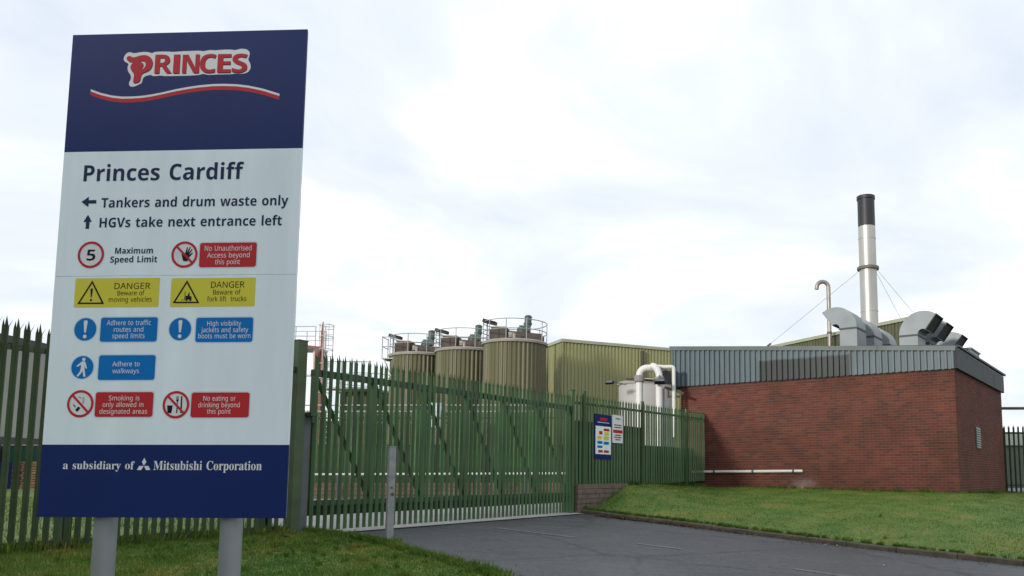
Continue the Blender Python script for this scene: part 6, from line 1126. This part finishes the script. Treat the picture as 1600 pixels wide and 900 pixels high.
# ------------------------------------------------------------------ the large entrance sign
SW, SH = 1.3835, 2.7534
sg = thing("entrance_sign", "tall navy and white company sign on two grey posts in the left foreground", "sign", (-3.282, 4.511, -0.221), -0.05)
sg.rotation_euler = (0.012, 0.003, -0.05)
def panel(name, z0, z1, m):
    b = MB(); b.box(0, 0, z0, SW, 0.010, z1); return b.build(name, m, sg)
foot = panel("footer_panel", 0, 0.393, M_NAVY); mid = panel("main_panel", 0.3932, 1.3320, M_PANEL); panel("upper_panel", 1.3335, 2.053, M_PANEL); head = panel("header_panel", 2.0532, SH, M_NAVY)
b = MB(); b.box(0.002, 0.0105, 0.004, SW - 0.004, 0.022, SH - 0.004); b.build("backing_sheet", M_GALV, sg)
M_POST = mat("grey_sign_post", (0.24, 0.255, 0.27), 0.45, metal=0.2, var=0.08, scale=5, dirt=(0.25, 0.25, 0.25), dirt_amt=0.4)
for xx in (0.330, 1.042):
    q = sg.matrix_basis @ Vector((xx, 0.11, 0))
    b = MB(); b.cyl((xx, 0.085, -1.05), (xx, 0.085, SH - 0.15), 0.057, n=28); smooth_edges(b.build("post", M_POST, sg), 60)
    for z in (0.25, 1.3, 2.35):
        b = MB(); b.box(xx - 0.09, 0.0225, z, xx + 0.09, 0.030, z + 0.05); b.build("clamp", M_GALV, sg)
LAY = 0.0004
def inside(p, c):
    r = False
    for k in range(len(c)):
        a, b_ = c[k], c[k - 1]
        if (a[1] > p[1]) != (b_[1] > p[1]) and p[0] < (b_[0] - a[0]) * (p[1] - a[1]) / (b_[1] - a[1]) + a[0]: r = not r
    return r
def fill(b, contours, lay):
    """triangulate outlines (x, z) with their holes into mesh b, facing -y"""
    dep = [sum(inside(c[0], d) for d in contours if d is not c) for c in contours]
    for c, n_ in zip(contours, dep):
        if n_ % 2: continue
        grp = [c] + [h for h, m_ in zip(contours, dep) if m_ == n_ + 1 and inside(h[0], c)]
        k = len(b.v)
        for q in grp: b.v += [(x, -lay * LAY, z) for x, z in q]
        for t in tessellate_polygon([[Vector((x, z, 0)) for x, z in q] for q in grp]):
            p = [b.v[k + i] for i in t]; ar = (p[1][0] - p[0][0]) * (p[2][2] - p[0][2]) - (p[2][0] - p[0][0]) * (p[1][2] - p[0][2])
            if abs(ar) > 1e-13: b.f.append(tuple(k + i for i in (t if ar > 0 else t[::-1])))
    return b
def poly(name, contours, m, parent, lay):
    return fill(MB(), contours, lay).build(name, m, parent)
def text(s, font, x0, x1, base, cap, m, parent, lay, name="lettering", ref=None):
    g = GLYPH[font]; refh = max(g[ref or {'b': 'T', 'r': 'D', 's': 'M'}[font]][1][0][1::2])
    pen = 0; items = []; lo = 1e9; hi = -1e9
    for ch in s:
        if ch == ' ': pen += 240; continue
        adv, cs = g[ch]
        for c in cs: lo = min(lo, pen + min(c[0::2])); hi = max(hi, pen + max(c[0::2]))
        items.append((pen, cs)); pen += adv
    sx = (x1 - x0) / (hi - lo); sz = cap / refh; b = MB(); o = None
    for pn_, cs in items:
        if font != 'r': b = MB()
        fill(b, [[(x0 + (pn_ + c[i] - lo) * sx, base + c[i + 1] * sz) for i in range(0, len(c), 2)] for c in cs], lay)
        if font != 'r': o = b.build("letter" if name == "lettering" else name, m, parent)
    return o or b.build(name, m, parent)
def rrect(x0, z0, x1, z1, r, n=5):
    out = []
    for cx, cz, a0 in ((x1 - r, z1 - r, 0), (x0 + r, z1 - r, 90), (x0 + r, z0 + r, 180), (x1 - r, z0 + r, 270)):
        out += [(cx + r * math.cos(R(a0 + 90 * k / n)), cz + r * math.sin(R(a0 + 90 * k / n))) for k in range(n + 1)]
    return out
def circ(x, z, r, n=40): return [(x + r * math.cos(2 * math.pi * k / n), z + r * math.sin(2 * math.pi * k / n)) for k in range(n)]
INK = {'navy': M_INK, 'white': M_WHITE, 'black': M_BLACK, 'red': M_RED, 'blue': M_BLUE, 'yellow': M_YEL}
for x0, z0, x1, z1, c in PLATES:
    hb = 0.007
    if c != 'yellow': poly("plate_border", [rrect(x0 - hb, z0 - hb, x1 + hb, z1 + hb, 0.02)], M_HALO, mid, 1)
    poly("safety_plate", [rrect(x0, z0, x1, z1, 0.014 if c != 'yellow' else 0.006)], INK[c], mid, 2)
for s, f, x0, x1, base, cap, c in TEXTS:
    text(s, f, x0, x1, base, cap, INK[c], foot if f == 's' else mid, 4)
# arrows
poly("arrow", [[(0.124, 1.760), (0.166, 1.790), (0.166, 1.770), (0.211, 1.770), (0.211, 1.750), (0.166, 1.750), (0.166, 1.730)]], M_INK, mid, 4)
poly("arrow", [[(0.168, 1.686), (0.144, 1.644), (0.159, 1.644), (0.159, 1.604), (0.179, 1.604), (0.179, 1.644), (0.193, 1.644)]], M_INK, mid, 4)
def bar2(x0, z0, x1, z1, w):
    d = Vector((x1 - x0, z1 - z0)).normalized(); s = Vector((-d.y, d.x)) * w / 2
    return [(x0 - s.x, z0 - s.y), (x1 - s.x, z1 - s.y), (x1 + s.x, z1 + s.y), (x0 + s.x, z0 + s.y)]
for x, z, r, kind in CIRC:
    if kind in ('bang', 'walk'):
        poly("roundel_border", [circ(x, z, r + 0.006)], M_HALO, mid, 1); poly("roundel", [circ(x, z, r)], M_BLUE, mid, 2)
        if kind == 'bang':
            poly("symbol", [[(x - 0.008, z + 0.05), (x + 0.008, z + 0.05), (x + 0.0115, z + 0.042), (x + 0.005, z - 0.018), (x - 0.005, z - 0.018), (x - 0.0115, z + 0.042)]], M_WHITE, mid, 4)
            poly("symbol", [circ(x, z - 0.04, 0.0105, 16)], M_WHITE, mid, 4)
        else:
            poly("symbol", [circ(x + 0.006, z + 0.044, 0.0095, 14)], M_WHITE, mid, 4)
            poly("symbol", [[(x - 0.002, z + 0.033), (x + 0.013, z + 0.033), (x + 0.021, z + 0.018), (x + 0.027, z - 0.006), (x + 0.021, z - 0.008), (x + 0.014, z + 0.008), (x + 0.013, z - 0.008), (x + 0.022, z - 0.052), (x + 0.010, z - 0.052), (x + 0.003, z - 0.020), (x - 0.010, z - 0.040), (x - 0.022, z - 0.052), (x - 0.030, z - 0.046), (x - 0.014, z - 0.028), (x - 0.008, z - 0.006), (x - 0.008, z + 0.014), (x - 0.030, z + 0.002), (x - 0.033, z + 0.009), (x - 0.012, z + 0.026)]], M_WHITE, mid, 4)
    else:
        poly("roundel", [circ(x, z, r - 0.002)], M_WHITE, mid, 2); poly("ring", [circ(x, z, r), circ(x, z, r - 0.0135)], M_RED, mid, 6)
        if kind != 'five':
            k = (r - 0.006) * 0.707; poly("slash", [bar2(x - k, z + k, x + k, z - k, 0.0125)], M_RED, mid, 7)
        if kind == 'hand':
            poly("symbol", [[(x - 0.018, z + 0.002), (x - 0.006, z - 0.036), (x + 0.018, z - 0.040), (x + 0.028, z - 0.016), (x + 0.048, z + 0.006), (x + 0.044, z + 0.011), (x + 0.026, z - 0.001), (x + 0.045, z + 0.028), (x + 0.040, z + 0.032), (x + 0.022, z + 0.008), (x + 0.034, z + 0.041), (x + 0.028, z + 0.043), (x + 0.014, z + 0.011), (x + 0.018, z + 0.042), (x + 0.012, z + 0.042), (x + 0.003, z + 0.008), (x - 0.006, z - 0.006), (x - 0.012, z + 0.006)]], M_BLACK, mid, 4)
            poly("symbol", [circ(x - 0.038, z - 0.002, 0.011, 14), circ(x - 0.038, z - 0.002, 0.007, 14)], M_HALO, mid, 4)
        if kind == 'smoke':
            poly("symbol", [bar2(x - 0.022, z - 0.040, x - 0.004, z - 0.020, 0.016)], M_BLACK, mid, 4); poly("symbol", [bar2(x - 0.040, z - 0.004, x - 0.026, z - 0.018, 0.006)], M_BLACK, mid, 4)
            poly("symbol", [rrect(x + 0.012, z + 0.0, x + 0.020, z + 0.036, 0.003), rrect(x + 0.0138, z + 0.002, x + 0.0182, z + 0.034, 0.002)], M_BLACK, mid, 4)
            poly("symbol", [bar2(x - 0.014, z + 0.038, x + 0.004, z + 0.030, 0.003)], M_BLACK, mid, 4)
        if kind == 'food':
            poly("symbol", [[(x - 0.050, z - 0.004), (x - 0.018, z - 0.004), (x - 0.023, z - 0.046), (x - 0.045, z - 0.046)]], M_BLACK, mid, 4)
            poly("symbol", [[(x + 0.000, z + 0.046), (x + 0.0025, z + 0.046), (x + 0.0025, z + 0.028), (x + 0.0055, z + 0.028), (x + 0.0055, z + 0.046), (x + 0.0085, z + 0.046), (x + 0.0085, z + 0.028), (x + 0.0115, z + 0.028), (x + 0.0115, z + 0.046), (x + 0.014, z + 0.046), (x + 0.014, z + 0.022), (x + 0.009, z + 0.016), (x + 0.010, z - 0.046), (x + 0.003, z - 0.046), (x + 0.005, z + 0.016), (x + 0.0, z + 0.022)]], M_BLACK, mid, 4)
            poly("symbol", [[(x + 0.026, z + 0.044), (x + 0.034, z + 0.048), (x + 0.034, z - 0.046), (x + 0.026, z - 0.046)]], M_BLACK, mid, 4)
for i, tri in enumerate(TRI):
    cx = sum(p[0] for p in tri) / 3; cz = sum(p[1] for p in tri) / 3
    poly("warning_triangle", [tri, [((p[0] - cx) * 0.80 + cx, (p[1] - cz) * 0.80 + cz) for p in tri]], M_BLACK, mid, 4)
    if i == 0:
        poly("symbol", [[(cx - 0.005, cz + 0.044), (cx + 0.005, cz + 0.044), (cx + 0.007, cz + 0.038), (cx + 0.003, cz - 0.008), (cx - 0.003, cz - 0.008), (cx - 0.007, cz + 0.038)]], M_BLACK, mid, 4); poly("symbol", [circ(cx, cz - 0.022, 0.0065, 14)], M_BLACK, mid, 4)
    else:
        z = cz - 0.028
        poly("symbol", [[(cx - 0.004, z + 0.006), (cx - 0.004, z + 0.026), (cx + 0.006, z + 0.026), (cx + 0.014, z + 0.046), (cx + 0.017, z + 0.046), (cx + 0.020, z + 0.024), (cx + 0.030, z + 0.022), (cx + 0.030, z + 0.006)]], M_BLACK, mid, 4)
        poly("symbol", [[(cx - 0.010, z + 0.050), (cx - 0.006, z + 0.050), (cx - 0.006, z + 0.002), (cx - 0.030, z + 0.002), (cx - 0.030, z + 0.005), (cx - 0.010, z + 0.005)]], M_BLACK, mid, 4)
        for q in (cx + 0.003, cx + 0.024): poly("symbol", [circ(q, z + 0.003, 0.0065, 14)], M_BLACK, mid, 5)
# script-style logo on the header
zo = lambda x, y: (0.3302 + (x - 70) * 0.000506 + 0.00003 * (y - 160), 2.6062 - (y - 160) * 0.000525 + (x - 62) * -0.000004)
outl = [(62, 108), (110, 88), (150, 110), (250, 92), (330, 95), (368, 112), (400, 92), (560, 92), (600, 100), (720, 92), (935, 88), (960, 98), (1040, 82), (1110, 88), (1140, 84), (1290, 80), (1330, 92), (1400, 72), (1470, 80), (1505, 115), (1500, 160), (1482, 200), (1510, 240), (1515, 300), (1480, 345), (1420, 360), (1330, 355), (1300, 362), (1130, 362), (1020, 368), (960, 350), (915, 370), (500, 374), (480, 364), (380, 374), (355, 352), (265, 378), (255, 440), (235, 458), (140, 495), (102, 475), (100, 440), (125, 400), (120, 355), (85, 310), (80, 260), (100, 225), (50, 205), (30, 165)]
def relax(c, it=2):
    for _ in range(it):
        n = []
        for i in range(len(c)):
            a, b_ = c[i], c[(i + 1) % len(c)]
            n += [(a[0] * 0.75 + b_[0] * 0.25, a[1] * 0.75 + b_[1] * 0.25), (a[0] * 0.25 + b_[0] * 0.75, a[1] * 0.25 + b_[1] * 0.75)]
        c = n
    return c
poly("logo_outline", [relax([zo(*q) for q in outl])], M_WHITE, head, 1)
def logo(dx_, dz_, m, lay):
    sh_ = lambda c: [(x + dx_, z + dz_) for x, z in c]
    poly("logo_letter", [sh_(relax(PLET)), sh_(relax(PHOLE))], m, head, lay)
    for ch, x0, x1, zb, zt2 in LETTERS:
        if ch == 'I':
            poly("logo_letter", [sh_([(x0, zb), (x1 - 0.004, zb), (x1 - 0.004, zt2), (x0, zt2)])], m, head, lay)
        else:
            o_ = text(ch, 'b', x0 + dx_, x1 + dx_, zb + dz_, (zt2 - zb) * (0.975 if ch in 'CS' else 1), m, head, lay, "logo_letter", ref='T')
            if ch in 'CS': 
                for v in o_.data.vertices: v.co.z += 0.001
logo(0.0035, -0.0045, M_SHADE, 2); logo(0, 0, M_LOGO, 3); logo(-0.0022, 0.0006, M_LOGO, 4); logo(0.0018, 0.0004, M_LOGO, 5)
wv_t = interp(WAVE, 5)
def wave(a, c): return [(x, z - a) for x, z in wv_t] + [(x, z - c) for x, z in wv_t[::-1]]
poly("logo_wave", [wave(0.0, 0.0125)], M_WHITE, head, 1)
poly("logo_wave", [wave(0.013, 0.035)], M_LOGO, head, 1)
# three-diamond emblem in the footer
ex, ez, s = 0.584, 0.278, 0.0255
for a in (90, 210, 330):
    u = Vector((math.cos(R(a)), math.sin(R(a)))); v = Vector((-u.y, u.x)); k = s * 1.72 / 2
    poly("emblem_diamond", [[(ex + u.x * 0.0012, ez + u.y * 0.0012), (ex + u.x * k - v.x * s * 0.5, ez + u.y * k - v.y * s * 0.5), (ex + u.x * 2 * k, ez + u.y * 2 * k), (ex + u.x * k + v.x * s * 0.5, ez + u.y * k + v.y * s * 0.5)]], M_WHITE, foot, 4)

# ------------------------------------------------------------------ unseen unit added behind the viewer; its roof keeps low sun off the foreground
M_UNIT = mat("shade_unit_cladding", (0.50, 0.51, 0.50), 0.6, var=0.08, scale=0.5)
un = thing("added_shade_unit", "long grey unit, unseen, added behind the viewer to shade the foreground", "building", (-27.1, -21.3, -1.74), math.atan2(-0.55, 0.835))
b = MB(); b.box(-55, -20, 0, 45, -0.05, 12.3); b.build("wall", M_UNIT, un)
b = MB(); b.box(-55.3, -20.3, 12.301, 45.3, 0.3, 12.75); b.build("roof", M_STEELGREY, un)
for k in range(20):
    b = MB(); b.box(-55 + k * 5 + 0.03, -0.049, 2.6, -50 + k * 5 - 0.03, 0.02, 12.2); b.build("cladding_panel", M_UNIT, un)
for k in range(4):
    b = MB(); x = -46 + k * 24; b.box(x, -0.049, 0.02, x + 4, 0.0, 2.55); b.build("roller_door", M_GREYW, un)

# ------------------------------------------------------------------ lift everything so that the road under the camera is z = 0
for o in list(scene.objects):
    if o.parent is None: o.location.z += EYE
